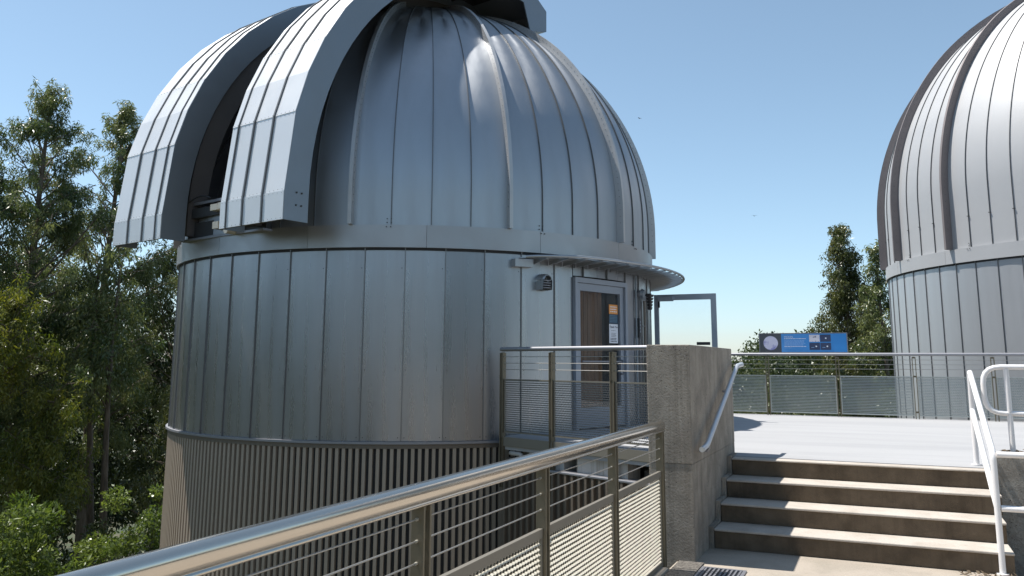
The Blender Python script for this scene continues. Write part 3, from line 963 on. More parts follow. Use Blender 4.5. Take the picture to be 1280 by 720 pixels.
def shutter(sgn):
    t0, t1 = 0.72 * sgn, 2.06 * sgn
    edges = [0.72, 0.87, 1.22, 1.63, 2.06]
    op = outer_pts(24, RO)
    op_all = op + [(-0.99, 7.94)]
    ip = outer_pts(24, RI, -0.30)
    # side plates
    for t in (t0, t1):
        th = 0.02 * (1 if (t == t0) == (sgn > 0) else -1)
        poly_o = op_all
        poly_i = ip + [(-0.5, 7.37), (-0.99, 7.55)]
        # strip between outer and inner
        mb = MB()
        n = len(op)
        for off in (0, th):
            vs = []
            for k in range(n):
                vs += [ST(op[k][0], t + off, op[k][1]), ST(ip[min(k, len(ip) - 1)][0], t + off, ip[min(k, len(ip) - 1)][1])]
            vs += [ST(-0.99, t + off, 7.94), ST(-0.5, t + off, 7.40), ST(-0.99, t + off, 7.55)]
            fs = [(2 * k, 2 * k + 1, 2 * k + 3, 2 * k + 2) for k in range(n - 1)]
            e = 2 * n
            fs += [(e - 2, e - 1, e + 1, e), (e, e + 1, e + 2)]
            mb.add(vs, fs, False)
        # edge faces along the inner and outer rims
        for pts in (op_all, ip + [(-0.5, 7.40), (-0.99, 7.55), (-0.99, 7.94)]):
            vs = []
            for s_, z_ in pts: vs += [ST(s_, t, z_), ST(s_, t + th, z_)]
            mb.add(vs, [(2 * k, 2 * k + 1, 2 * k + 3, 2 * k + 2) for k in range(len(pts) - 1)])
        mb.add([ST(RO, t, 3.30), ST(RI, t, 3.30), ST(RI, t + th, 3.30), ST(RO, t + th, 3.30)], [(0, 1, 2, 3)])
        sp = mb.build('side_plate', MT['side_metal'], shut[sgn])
        # lap joints and bolts on the outer side plate
    # cover panels in rows and columns
    brk = [0, 1, 3, 7, 13, 19, len(op) - 1]
    for c in range(4):
        a, b = edges[c] * sgn, edges[c + 1] * sgn
        lo, hi = min(a, b) + 0.006, max(a, b) - 0.006
        for q in range(len(brk) - 1):
            ks = list(range(brk[q], brk[q + 1] + 1))
            mb = MB()
            off = 0.004 if q % 2 else 0.010
            vs = []
            for k in ks:
                s_, z_ = op[k]
                ang = 0 if z_ <= ZS else math.atan2(z_ - ZS, s_)
                if k == 0 or k == 1: ang = 0
                for t in (lo, hi):
                    vs.append(ST(s_ + off * cos(ang), t, z_ + off * sin(ang)))
                for t in (hi, lo):
                    vs.append(ST(s_ - 0.01 * cos(ang), t, z_ - 0.01 * sin(ang)))
            m_ = len(ks)
            fs = []
            for k in range(m_ - 1):
                for i in range(4):
                    fs.append((4 * k + i, 4 * k + (i + 1) % 4, 4 * (k + 1) + (i + 1) % 4, 4 * (k + 1) + i))
            fs += [(0, 1, 2, 3), tuple(4 * (m_ - 1) + i for i in range(4))]
            mb.add(vs, fs, False)
            cvp = mb.build('cover_panel', MT['cover_metal'], shut[sgn])
            # rivets along lap edges
            rv = MB()
            for k in (ks[0], ks[-1]):
                s_, z_ = op[k]
                ang = 0 if z_ <= ZS else math.atan2(z_ - ZS, s_)
                nrv = max(2, int((hi - lo) / 0.07))
                for i in range(nrv):
                    t = lo + (hi - lo) * (i + 0.5) / nrv
                    dz = 0.022 if k == ks[0] else -0.022
                    ps = ST(s_ - sin(ang) * dz + (off) * cos(ang), t, z_ + cos(ang) * dz + off * sin(ang))
                    q_ = 0.006
                    nn = sv * cos(ang) + Vector((0, 0, sin(ang))); tt = sv * (-sin(ang)) + Vector((0, 0, cos(ang)))
                    rv.add([ps + tv * q_, ps + tt * q_, ps - tv * q_, ps - tt * q_, ps + nn * 0.005], [(0, 1, 4), (1, 2, 4), (2, 3, 4), (3, 0, 4)])
            rv.build('rivet', MT['dark_metal'], cvp)
    mb = MB()
    lo_, hi_ = min(t0, t1) + 0.03, max(t0, t1) - 0.03
    vs = []
    for s_, z_ in op:
        ang = 0 if z_ <= ZS else math.atan2(z_ - ZS, s_)
        for t in (lo_, hi_): vs.append(ST(s_ - 0.03 * cos(ang), t, z_ - 0.03 * sin(ang)))
    mb.add(vs, [(2 * k, 2 * k + 1, 2 * k + 3, 2 * k + 2) for k in range(len(op) - 1)], True)
    mb.build('shade_sheet', MT['dark_metal'], shut[sgn])  # dark sheet added under the cover to deepen the shade beside it
    # seam battens
    for c in (1, 2, 3):
        t = edges[c] * sgn
        mb = MB()
        vs = []
        hb = 0.026
        wd = 0.013 if c > 1 else 0.007
        for k, (s_, z_) in enumerate(op):
            ang = 0 if z_ <= ZS else math.atan2(z_ - ZS, s_)
            for (tt, h) in ((-wd, -0.005), (-wd, hb), (wd, hb), (wd, -0.005)):
                vs.append(ST(s_ + h * cos(ang), t + tt, z_ + h * sin(ang)))
        fs = [(4 * k + i, 4 * k + i + 1, 4 * k + 5 + i, 4 * k + 4 + i) for k in range(len(op) - 1) for i in range(3)]
        fs += [(3, 2, 1, 0)]
        mb.add(vs, fs)
        mb.build('batten', MT['seam_dark'], shut[sgn])
    # end cap sheets at the rear and internal frames
    lo, hi = min(t0, t1), max(t0, t1)
    mb = MB()
    s1, z1 = op[-1]
    for (a, b) in (((s1, z1), (-0.99, 7.94)), ((-0.99, 7.94), (-0.99, 7.55)), ((-0.99, 7.55), (-0.5, 7.40))):
        mb.add([ST(a[0], lo, a[1]), ST(a[0], hi, a[1]), ST(b[0], hi, b[1]), ST(b[0], lo, b[1])], [(0, 1, 2, 3)])
    mb.build('end_cap', MT['side_metal'], shut[sgn])
    for k in (1, 7, 13, 19, 23):
        s_, z_ = op[k]
        ang = math.atan2(z_ - ZS, s_) if z_ > ZS else 0
        nn = sv * cos(ang) + Vector((0, 0, sin(ang))); tt = sv * (-sin(ang)) + Vector((0, 0, cos(ang)))
        base = Vector((0, 0, 0)) + sv * s_ + Vector((0, 0, z_))
        ps = [base + tv * (lo + 0.025) - nn * 0.02, base + tv * (hi - 0.025) - nn * 0.02, base + tv * (hi - 0.025) - nn * 0.17, base + tv * (lo + 0.025) - nn * 0.17]
        mb = MB()
        mb.add([p + tt * 0.012 for p in ps] + [p - tt * 0.012 for p in ps], [(0, 1, 2, 3), (7, 6, 5, 4), (0, 4, 5, 1), (1, 5, 6, 2), (2, 6, 7, 3), (3, 7, 4, 0)])
        mb.build('stiffener', MT['dark_metal'], shut[sgn])
    # bolts on the outer side plate low end
    mb = MB()
    tt_ = t1 + 0.0 * sgn
    for (s_, z_) in ((4.42, 3.50), (4.34, 3.50), (4.42, 3.66), (4.34, 3.66)):
        mb.tube([ST(s_, tt_, z_), ST(s_, tt_ + 0.012 * sgn, z_)], 0.012, 6)
    mb.build('bolt_cluster', MT['dark_metal'], shut[sgn])
shut = {}
for sgn, nm in ((1, 'right'), (-1, 'left')):
    shut[sgn] = empty('shutter', (AX, AY, 0), 0, {1: 'arched dome shutter slid to the right, nearest the camera', -1: 'arched dome shutter slid to the left, over the trees'}[sgn], 'dome shutter', 'dome shutters')
    shutter(sgn)

sf = empty('slit_frame', (AX, AY, 0), 0, 'curved frame and roller tracks in the dark dome opening between the shutters', 'dome opening')
for sgn in (1, -1):
    mb = MB()
    n = 30
    amax = 106
    for rr0, rr1, t_in, t_out in ((3.86, 4.16, 0.79, 0.86),):
        vs = []
        for k in range(n + 2):
            if k == 0: pts = [(rr0, 3.40), (rr1, 3.40)]
            else:
                a = rad(amax * (k - 1) / n); pts = [(rr0 * cos(a), 3.75 + rr0 * sin(a)), (rr1 * cos(a), 3.75 + rr1 * sin(a))]
            for t in (t_in * sgn, t_out * sgn):
                for s_, z_ in pts: vs.append(ST(s_, t, z_))
        fs = []
        for k in range(n + 1):
            for (i, j) in ((0, 1), (1, 3), (3, 2), (2, 0)):
                fs.append((4 * k + i, 4 * k + j, 4 * (k + 1) + j, 4 * (k + 1) + i))
        mb.add(vs, fs, False)
    mb.build('arch_frame', MT['arch'], sf)
mb = MB()
mb.add([ST(3.93, -0.86, 3.36), ST(3.93, 0.86, 3.36), ST(3.93, 0.86, 3.80), ST(3.93, -0.86, 3.80), ST(3.85, -0.86, 3.36), ST(3.85, 0.86, 3.36), ST(3.85, 0.86, 3.80), ST(3.85, -0.86, 3.80)],
       [(0, 1, 2, 3), (7, 6, 5, 4), (3, 2, 6, 7), (0, 4, 5, 1)])
mb.build('sill_plate', MT['dark_metal'], sf)
def stbox(s0, s1, t0, t1, z0, z1):
    mb = MB()
    vs = [ST(s, t, z) for z in (z0, z1) for (s, t) in ((s0, t0), (s1, t0), (s1, t1), (s0, t1))]
    return mb.add(vs, [(0, 3, 2, 1), (4, 5, 6, 7), (0, 1, 5, 4), (1, 2, 6, 5), (2, 3, 7, 6), (3, 0, 4, 7)])
for (t0, t1, z0, z1, s1, mm) in ((-0.95, 0.95, 3.86, 3.90, 4.08, 'rail_far'), (-0.95, 0.95, 3.66, 3.80, 4.10, 'dark_metal'), (-0.95, 0.95, 3.36, 3.60, 4.04, 'dark_metal'),
                                  (0.05, 0.9, 3.70, 3.79, 4.22, 'roller'), (-0.16, 0.01, 3.70, 3.79, 4.20, 'roller'), (0.10, 0.9, 3.44, 3.53, 4.20, 'roller'), (-0.08, 0.06, 3.43, 3.53, 4.20, 'roller')):
    stbox(3.95 if mm != 'roller' else 4.04, s1, t0, t1, z0, z1).build('track', MT[mm], sf)
for z in (3.855, 3.62, 3.37):
    mb = MB().tube([ST(4.08, 0.34, z), ST(4.26, 0.34, z)], 0.05, 14)
    mb.build('roller', MT['roller'], sf)
stbox(3.95, 4.12, -1.0, 1.0, 3.325, 3.355).build('track', MT['rail_far'], sf)
mb = MB().tube([ST(4.15, -0.78 + 0.55 * k / 12, 3.90 + 0.06 * sin(PI * k / 12)) for k in range(13)], 0.012, 6)
mb.build('cable', MT['black'], sf)

# ------------------------------------------------------------ door of the near tower
daz = (DOOR[0] + DOOR[1]) / 2
dn = Vector((sin(rad(daz)), cos(rad(daz)), 0)); du = Vector((-cos(rad(daz)), sin(rad(daz)), 0))
hw = 4.05 * sin(rad((DOOR[1] - DOOR[0]) / 2))
rd = 4.05 * cos(rad((DOOR[1] - DOOR[0]) / 2))
# du must run left->right as seen from outside: az decreasing to the right
if du.dot(P(1, DOOR[0], 0) - P(1, DOOR[1], 0)) < 0: du = -du
def DU(u, n, z): return du * u + dn * (rd + n) + Vector((0, 0, z))
def dbox(u0, u1, n0, n1, z0, z1):
    vs = [DU(u, n, z) for z in (z0, z1) for (u, n) in ((u0, n0), (u1, n0), (u1, n1), (u0, n1))]
    return MB().add(vs, [(0, 3, 2, 1), (4, 5, 6, 7), (0, 1, 5, 4), (1, 2, 6, 5), (2, 3, 7, 6), (3, 0, 4, 7)])
def dmb(items):
    mb = MB()
    for it in items:
        q = dbox(*it); mb.add(q.v, q.f)
    return mb
dr = dmb([(-hw, -hw + 0.055, -0.10, 0.05, DZ, 2.78), (hw - 0.055, hw, -0.10, 0.05, DZ, 2.78), (-hw + 0.055, hw - 0.055, -0.10, 0.05, 2.71, 2.78)]).build('door_frame', MT['grey_frame'], TA)
lf = dmb([(-hw + 0.06, -hw + 0.15, -0.05, 0.015, DZ + 0.02, 2.705), (hw - 0.15, hw - 0.06, -0.05, 0.015, DZ + 0.02, 2.705), (-hw + 0.15, hw - 0.15, -0.05, 0.015, 2.60, 2.705), (-hw + 0.15, hw - 0.15, -0.05, 0.015, DZ + 0.02, DZ + 0.30)]).build('door_leaf', MT['grey_frame'], TA)
dbox(-hw + 0.145, hw - 0.145, -0.03, -0.02, DZ + 0.29, 2.605).build('glass_pane', MT['glass'], lf)
mb = MB(); mb.tube([DU(hw - 0.17, 0.015, 1.62), DU(hw - 0.17, 0.07, 1.62), DU(hw - 0.17, 0.07, 2.02 - 0.6), DU(hw - 0.17, 0.015, 1.42)], 0.011, 8)
mb.tube([DU(-hw + 0.15, 0.045, 1.6), DU(hw - 0.15, 0.045, 1.6)], 0.014, 8)
mb.build('push_bar', MT['rail_far'], lf)
# interior seen through the door
MB().add(dbox(-hw - 0.2, hw + 0.4, -1.8, -1.75, DZ - 0.02, 2.9).v, dbox(-hw - 0.2, hw + 0.4, -1.8, -1.75, DZ, 2.9).f).build('room_back', MT['room'], TA)
dbox(-hw - 0.2, hw + 0.4, -1.75, -0.11, DZ - 0.03, DZ - 0.005).build('room_floor', MT['room'], TA)
dbox(-hw - 0.2, hw + 0.4, -1.75, -0.11, 2.79, 2.82).build('room_ceiling', MT['room'], TA)
dbox(-hw - 0.25, -hw - 0.21, -1.75, -0.11, DZ, 2.79).build('room_side', MT['room'], TA)
for i in range(6):
    dbox(-0.26 + i * 0.085, -0.26 + i * 0.085 + 0.081, -0.20 + 0.01 * (i % 2), -0.17 + 0.006 * (i % 3), DZ + 0.0, 2.74).build('timber_board', MT['wood'], TA)
for i in range(3):
    dbox(-0.5 + i * 0.078, -0.5 + i * 0.078 + 0.074, -0.62, -0.59, DZ + 0.0, 2.74).build('timber_board', MT['wood'], TA)
# notices inside the glass
nb = hw - 0.15 - 0.235
pz = [(2.30, 2.44, 'orange'), (2.16, 2.295, 'navy'), (1.87, 2.152, 'paper')]
nt_ = []
for k, (z0, z1, mm) in enumerate(pz):
    o = dbox(nb, nb + 0.215, -0.0195, -0.0165, z0, z1).build('notice', MT[mm], lf)
    nt_.append(o)
    ml = MB(); rr_ = random.Random(k)
    def bar(u0, u1, z, h=0.010):
        q = dbox(nb + u0, nb + u1, -0.0165, -0.0157, z, z + h); ml.add(q.v, q.f)
    if k == 0:
        for z in (2.40, 2.365, 2.33):
            u = 0.03
            while u < 0.18:
                l = rr_.uniform(0.015, 0.045); bar(u, min(u + l, 0.19), z, 0.012); u += l + 0.01
        ml.build('lettering', MT['sign_white'], o)
    elif k == 1:
        for z in (2.272, 2.25, 2.228, 2.206, 2.184):
            u = 0.02
            while u < 0.18:
                l = rr_.uniform(0.015, 0.05); bar(u, min(u + l, 0.195), z, 0.007); u += l + 0.01
        ml.build('lettering', MT['teal_ink'], o)
    else:
        for z in (2.052, 2.015, 1.998, 1.981, 1.964, 1.935, 1.915, 1.89):
            u = 0.05 if z > 1.95 else 0.03
            while u < 0.16:
                l = rr_.uniform(0.01, 0.03); bar(u, min(u + l, 0.185), z, 0.006 if z > 1.95 else 0.012); u += l + 0.008
        ml.build('lettering', MT['ink'], o)
def text(body, size, m, parent, origin, xdir, ydir, name='lettering', align='LEFT', ext=0.0008):
    cu = bpy.data.curves.new(name, 'FONT')
    cu.body = body; cu.size = size; cu.extrude = ext; cu.align_x = align
    cu.offset = 0.0
    cu.materials.append(m)
    tmp = bpy.data.objects.new('text', cu)
    me = bpy.data.meshes.new_from_object(tmp)
    bpy.data.objects.remove(tmp)
    o = bpy.data.objects.new(name, me)
    C.objects.link(o)
    z = xdir.cross(ydir)
    M = Matrix((xdir, ydir, z)).transposed().to_4x4(); M.translation = origin
    o.parent = parent
    o.matrix_local = M
    return o
text('Thank You', 0.045, MT['ink'], nt_[2], DU(nb + 0.108, -0.0155, 2.095), du, Vector((0, 0, 1)), align='CENTER')

# vent hood on the wall, left of the door
def hood(az, z):
    n_ = P(1, az, 0); u_ = Vector((-n_.y, n_.x, 0)); u_ = u_ if u_.x > 0 else -u_
    o = empty('vent_hood', (AX + n_.x * 4.055, AY + n_.y * 4.055, z), 0, 'small metal vent hood with louvres left of the tower door', 'vent')
    mb = MB()
    def f(u, v):
        a = PI * u; e = PI / 2 * v
        r = 0.085
        return u_ * (-r * cos(a)) * 1.0 * (1 - 0.35 * (1 - cos(e)) ) + n_ * (0.17 * sin(e)) + Vector((0, 0, 0.02 + r * sin(a) * cos(e * 0.62)))
    mb.grid(f, 14, 6)
    for s in (-1, 1):
        q = [u_ * (s * 0.085), u_ * (s * 0.085) + Vector((0, 0, -0.12)), u_ * (s * 0.075) + n_ * 0.16 + Vector((0, 0, -0.12)), u_ * (s * 0.07) + n_ * 0.17 + Vector((0, 0, 0.02))]
        mb.add([tuple(p) for p in q], [(0, 1, 2, 3)])
    mb.build('hood', MT['canopy'], o)
    for k in range(4):
        zz = 0.005 - k * 0.033
        l = MB().tube([u_ * -0.075 + n_ * 0.10 + Vector((0, 0, zz)), u_ * -0.05 + n_ * 0.155 + Vector((0, 0, zz)), u_ * 0.05 + n_ * 0.155 + Vector((0, 0, zz)), u_ * 0.075 + n_ * 0.10 + Vector((0, 0, zz))], 0.009, 6)
        l.build('louvre', MT['rail_far'], o)
    q = MB().tube([(0, 0, -0.055), tuple(n_ * 0.09 + Vector((0, 0, -0.055)))], 0.07, 12); q.build('duct', MT['black'], o)
hood(126.2, 2.68)
# lamps, keypad and conduit right of the door
def wallthing(name, az, z, label, cat):
    n_ = P(1, az, 0); u_ = Vector((-n_.y, n_.x, 0)); u_ = u_ if u_.y > 0 else -u_
    return empty(name, (AX + n_.x * 4.055, AY + n_.y * 4.055, z), 0, label, cat), n_, u_
o, n_, u_ = wallthing('wall_lamp', 93.3, 2.66, 'round grey wall lamp just right of the tower door', 'lamp')
MB().tube([(0, 0, 0), tuple(n_ * 0.05)], 0.05, 14).build('base', MT['rail_far'], o)
MB().tube([tuple(n_ * 0.05), tuple(n_ * 0.10 + Vector((0, 0, -0.01)))], [0.075, 0.06], 16).build('head', MT['side_metal'], o)
o, n_, u_ = wallthing('bell_lamp', 89.0, 2.60, 'black ribbed lamp on the conduit beside the grey wall lamp', 'lamp')
MB().tube([(0, 0, 0.06), tuple(n_ * 0.08 + Vector((0, 0, 0.06)))], 0.02, 8).build('arm', MT['black'], o)
for k in range(5):
    c_ = n_ * 0.10
    MB().tube([tuple(c_ + Vector((0, 0, 0.06 - k * 0.05))), tuple(c_ + Vector((0, 0, 0.025 - k * 0.05)))], [0.068 - 0.006 * k, 0.055 - 0.006 * k], 14).build('rib', MT['black'], o)
MB().tube([tuple(c_ + Vector((0, 0, 0.08))), tuple(c_ + Vector((0, 0, -0.18)))], 0.03, 10).build('core', MT['black'], o)
o, n_, u_ = wallthing('keypad', 94.0, 2.12, 'small dark keypad box on the wall right of the tower door', 'keypad')
mb = MB()
q0 = -u_ * 0.03; q1 = u_ * 0.03
mb.add([q0 + Vector((0, 0, -0.15)), q1 + Vector((0, 0, -0.15)), q1 + Vector((0, 0, 0.15)), q0 + Vector((0, 0, 0.15)), q0 + n_ * 0.04 + Vector((0, 0, -0.15)), q1 + n_ * 0.04 + Vector((0, 0, -0.15)), q1 + n_ * 0.04 + Vector((0, 0, 0.15)), q0 + n_ * 0.04 + Vector((0, 0, 0.15))],
       [(0, 1, 2, 3), (4, 5, 6, 7), (0, 1, 5, 4), (1, 2, 6, 5), (2, 3, 7, 6), (3, 0, 4, 7)])
mb.build('box', MT['dark_metal'], o)
for k in range(4):
    mb = MB(); c0 = n_ * 0.041 + Vector((0, 0, 0.08 - 0.05 * k)) - u_ * 0.018
    mb.add([c0, c0 + u_ * 0.036, c0 + u_ * 0.036 + Vector((0, 0, 0.028)), c0 + Vector((0, 0, 0.028)), c0 + n_ * 0.005, c0 + u_ * 0.036 + n_ * 0.005, c0 + u_ * 0.036 + n_ * 0.005 + Vector((0, 0, 0.028)), c0 + n_ * 0.005 + Vector((0, 0, 0.028))],
           [(4, 5, 6, 7), (0, 1, 5, 4), (1, 2, 6, 5), (2, 3, 7, 6), (3, 0, 4, 7)])
    mb.build('key', MT['gate_frame'], o)
o, n_, u_ = wallthing('conduit', 90.0, DZ, 'brown vertical conduit on the tower wall below the black lamp', 'conduit')
MB().tube([tuple(n_ * 0.03), tuple(n_ * 0.03 + Vector((0, 0, 1.90)))], 0.022, 8).build('pipe', MT['flashing'], o)
for z in (0.4, 1.5):
    MB().tube([tuple(n_ * 0.005 + Vector((0, 0, z)) - u_ * 0.04), tuple(n_ * 0.055 + Vector((0, 0, z))), tuple(n_ * 0.005 + Vector((0, 0, z)) + u_ * 0.04)], 0.008, 6).build('clamp', MT['rail_far'], o)
o, n_, u_ = wallthing('vertical_conduit', 95.6, DZ, 'slim grey conduit running up the tower wall behind the round lamp', 'conduit')
MB().tube([tuple(n_ * 0.02), tuple(n_ * 0.02 + Vector((0, 0, 2.28)))], 0.014, 8).build('pipe', MT['side_metal'], o)

# entrance canopy: ring segment with thin top sheet, edge tube and radial slats
cn = empty('entrance_canopy', (AX, AY, 0), 0, 'curved slatted metal canopy over the tower door', 'canopy')
A0, A1, CR = 131.0, 50.0, 4.62
def cr(az):
    t = (A0 - az) / (A0 - A1)
    e = 1.0
    if t < 0.10: e = 0.35 + 0.65 * (t / 0.10) ** 0.7
    return 4.07 + (CR - 4.07) * e
def cz(az): return 2.985
mb = MB()
n = 60
vs = []
for k in range(n + 1):
    az = A0 + (A1 - A0) * k / n
    vs += [P(4.07, az, cz(az) + 0.012), P(cr(az) - 0.20, az, cz(az) + 0.012), P(4.07, az, cz(az)), P(cr(az) - 0.20, az, cz(az))]
mb.add(vs, [(4 * k, 4 * k + 1, 4 * k + 5, 4 * k + 4) for k in range(n)] + [(4 * k + 2, 4 * k + 6, 4 * k + 7, 4 * k + 3) for k in range(n)] + [(4 * k + 1, 4 * k + 3, 4 * k + 7, 4 * k + 5) for k in range(n)])
mb.build('top_sheet', MT['canopy'], cn)
MB().tube([P(cr(A0 + (A1 - A0) * k / n), A0 + (A1 - A0) * k / n, cz(0) - 0.002) for k in range(n + 1)], 0.020, 8).build('edge_tube', MT['canopy'], cn)
for k in range(23):
    az = A0 - 3 + (A1 - A0 + 5) * k / 22
    d_ = P(1, az, 0); q_ = Vector((-d_.y, d_.x, 0)) * 0.008
    r0, r1 = 4.075, cr(az) - 0.015
    mb = MB()
    vs = [d_ * r0 - q_, d_ * r0 + q_, d_ * r1 + q_, d_ * r1 - q_]
    zz = [(-0.075, -0.006), (-0.075, -0.006), (-0.03, -0.006), (-0.03, -0.006)]
    vv = [v + Vector((0, 0, cz(0) + z[0])) for v, z in zip(vs, zz)] + [v + Vector((0, 0, cz(0) + z[1])) for v, z in zip(vs, zz)]
    mb.add(vv, [(0, 3, 2, 1), (4, 5, 6, 7), (0, 1, 5, 4), (1, 2, 6, 5), (2, 3, 7, 6), (3, 0, 4, 7)])
    mb.build('slat', MT['canopy'], cn)
mb = MB()
n_ = P(1, A0 - 0.5, 0); u_ = Vector((-n_.y, n_.x, 0)); u_ = u_ if u_.x > 0 else -u_
vs = [n_ * 4.05 - u_ * 0.15, n_ * 4.16 - u_ * 0.15, n_ * 4.16 + u_ * 0.12, n_ * 4.05 + u_ * 0.12]
mb.add([v + Vector((0, 0, 2.86)) for v in vs] + [v + Vector((0, 0, 2.965)) for v in vs], [(0, 3, 2, 1), (4, 5, 6, 7), (0, 1, 5, 4), (1, 2, 6, 5), (2, 3, 7, 6), (3, 0, 4, 7)])
mb.build('bracket', MT['canopy'], cn)

# open glass door on the far side of the near tower
gd = empty('open_glass_door', (-3.50, 14.0, DZ), 0, 'glass door standing open right of the near tower, seen above the pier', 'door')
GW, GH = 1.04, 2.07
mb = MB()
mb.box((0, -0.025, 0.0), (0.075, 0.025, GH)); mb.box((GW - 0.085, -0.025, 0.0), (GW, 0.025, GH)); mb.box((0.075, -0.0245, GH - 0.095), (GW - 0.085, 0.0245, GH)); mb.box((0.075, -0.0245, 0.0), (GW - 0.085, 0.0245, 0.26))
mb.build('frame', MT['gate_frame'], gd)
MB().box((0.07, -0.004, 0.25), (GW - 0.08, 0.004, GH - 0.09)).build('glass_pane', MT['glass_gate'], gd)
MB().bevbox((0.08, -0.075, GH - 0.115), (0.34, -0.026, GH - 0.035), 0.006).build('door_closer', MT['gate_frame'], gd)
MB().bevbox((0.075, -0.055, GH - 0.22), (0.105, -0.027, GH - 0.115), 0.004).build('bracket', MT['black'], gd)
MB().bevbox((GW - 0.33, -0.06, 1.22), (GW - 0.11, -0.027, 1.27), 0.006).build('push_bar', MT['black'], gd)

# ------------------------------------------------------------ interpretive sign on the far rail
sgn_ = empty('information_panel', (-2.05, 16.06, 1.79), 0, 'blue information panel with moon picture above the terrace railing', 'sign')
PWD, PHT = 1.50, 0.335
tilt = rad(-18)
pan = empty('tilt', (0, 0, 0)) if False else None
def sbox(x0, x1, z0, z1, y0, y1): return MB().box((x0, y0, z0), (x1, y1, z1))
sbox(0, PWD, -0.05, PHT, 0.006, 0.02).build('backing_board', MT['rail_far'], sgn_)
sbox(0.383, PWD - 0.004, 0.0, PHT - 0.004, 0.000, 0.0055).build('blue_print', MT['sign_blue'], sgn_)
sbox(0.004, 0.380, 0.0, PHT - 0.004, 0.0005, 0.0055).build('grey_print', MT['sign_grey'], sgn_)
MB().tube([(0.195, -0.004, 0.165), (0.195, 0.0, 0.165)], 0.128, 40).build('moon_picture', MT['moon'], sgn_)
for x0, z0, mm in ((0.868, 0.185, 'sign_photo'), (1.055, 0.185, 'sign_dark'), (0.868, 0.04, 'sign_dark'), (1.055, 0.04, 'sign_dark')):
    ph_ = sbox(x0, x0 + 0.178, z0, z0 + 0.125, -0.0035, -0.0005).build('photo_print', MT[mm], sgn_)
    if mm == 'sign_dark':
        cx_ = x0 + 0.095 + (0.02 if z0 < 0.1 else 0.0)
        MB().tube([(cx_, -0.006, z0 + 0.062), (cx_, -0.0036, z0 + 0.062)], 0.014, 12).build('bright_spot', MT['sign_white'], ph_)
        if z0 < 0.1:
            sbox(x0 + 0.03, x0 + 0.08, z0 + 0.04, z0 + 0.046, -0.006, -0.0036).build('caption', MT['sign_pale'], ph_)
fr_ = MB()
fr_.box((-0.012, -0.006, -0.06), (0.0, 0.022, PHT + 0.010)).box((PWD, -0.006, -0.06), (PWD + 0.012, 0.022, PHT + 0.010)).box((0.0, -0.006, PHT), (PWD, 0.022, PHT + 0.010))
fr_.build('frame', MT['rail_far'], sgn_)
text('MOON', 0.048, MT['sign_white'], sgn_, Vector((0.435, -0.001, 0.258)), Vector((1, 0, 0)), Vector((0, 0, 1)), name='title', ext=0.0015)
rr_ = random.Random(3)
for (z, h, mm) in ((0.236, 0.013, 'sign_white'), (0.205, 0.007, 'sign_pale'), (0.188, 0.007, 'sign_pale'), (0.171, 0.007, 'sign_pale'), (0.154, 0.007, 'sign_pale'), (0.137, 0.007, 'sign_pale'), (0.120, 0.007, 'sign_pale'), (0.096, 0.011, 'sign_white'), (0.072, 0.007, 'sign_pale')):
    mb = MB(); x = 0.435; end = 0.81 if z > 0.08 else 0.56
    if mm == 'sign_pale': end -= rr_.uniform(0, 0.05)
    while x < end:
        l = rr_.uniform(0.015, 0.05); mb.box((x, -0.0028, z), (min(x + l, end), -0.0006, z + h)); x += l + 0.008
    mb.build('text_line', MT[mm], sgn_)
for x in (0.2, 1.28):
    MB().box((x, 0.022, -0.09), (x + 0.03, 0.034, 0.25)).build('bracket', MT['post'], sgn_)

# ------------------------------------------------------------ vegetation
def leaf_mesh(name, centers, radii, counts, ll, lw, m, droop=0.7, rs=None, shell=0.4):
    """many small leaf quads in ellipsoidal clumps"""
    centers = np.asarray(centers, float); radii = np.asarray(radii, float); counts = np.asarray(counts, int)
    idx = np.repeat(np.arange(len(centers)), counts)
    n = len(idx)
    d = rs.normal(size=(n, 3)); d /= np.linalg.norm(d, axis=1)[:, None]
    rad_ = rs.random(n) ** shell
    pos = centers[idx] + d * radii[idx] * rad_[:, None]
    ax = rs.normal(size=(n, 3)); ax /= np.linalg.norm(ax, axis=1)[:, None]
    ax[:, 2] -= droop * 1.6; ax += d * 0.35; ax /= np.linalg.norm(ax, axis=1)[:, None]
    rv = rs.normal(size=(n, 3)); side = np.cross(ax, rv); side /= np.linalg.norm(side, axis=1)[:, None]
    L_ = (ll * rs.uniform(0.4, 1.45, n))[:, None]; W_ = (lw * rs.uniform(0.7, 1.3, n))[:, None]
    nrm = np.cross(ax, side)
    v = np.empty((n, 4, 3))
    v[:, 0] = pos
    v[:, 1] = pos + ax * L_ * 0.42 + side * W_ * 0.5 + nrm * L_ * 0.05
    v[:, 2] = pos + ax * L_
    v[:, 3] = pos + ax * L_ * 0.42 - side * W_ * 0.5 + nrm * L_ * 0.05
    me = bpy.data.meshes.new(name)
    me.vertices.add(n * 4); me.loops.add(n * 4); me.polygons.add(n)
    me.vertices.foreach_set('co', v.reshape(-1))
    me.loops.foreach_set('vertex_index', np.arange(n * 4, dtype=np.int32))
    me.polygons.foreach_set('loop_start', np.arange(0, n * 4, 4, dtype=np.int32))
    me.materials.append(m)
    me.update(calc_edges=True)
    return me

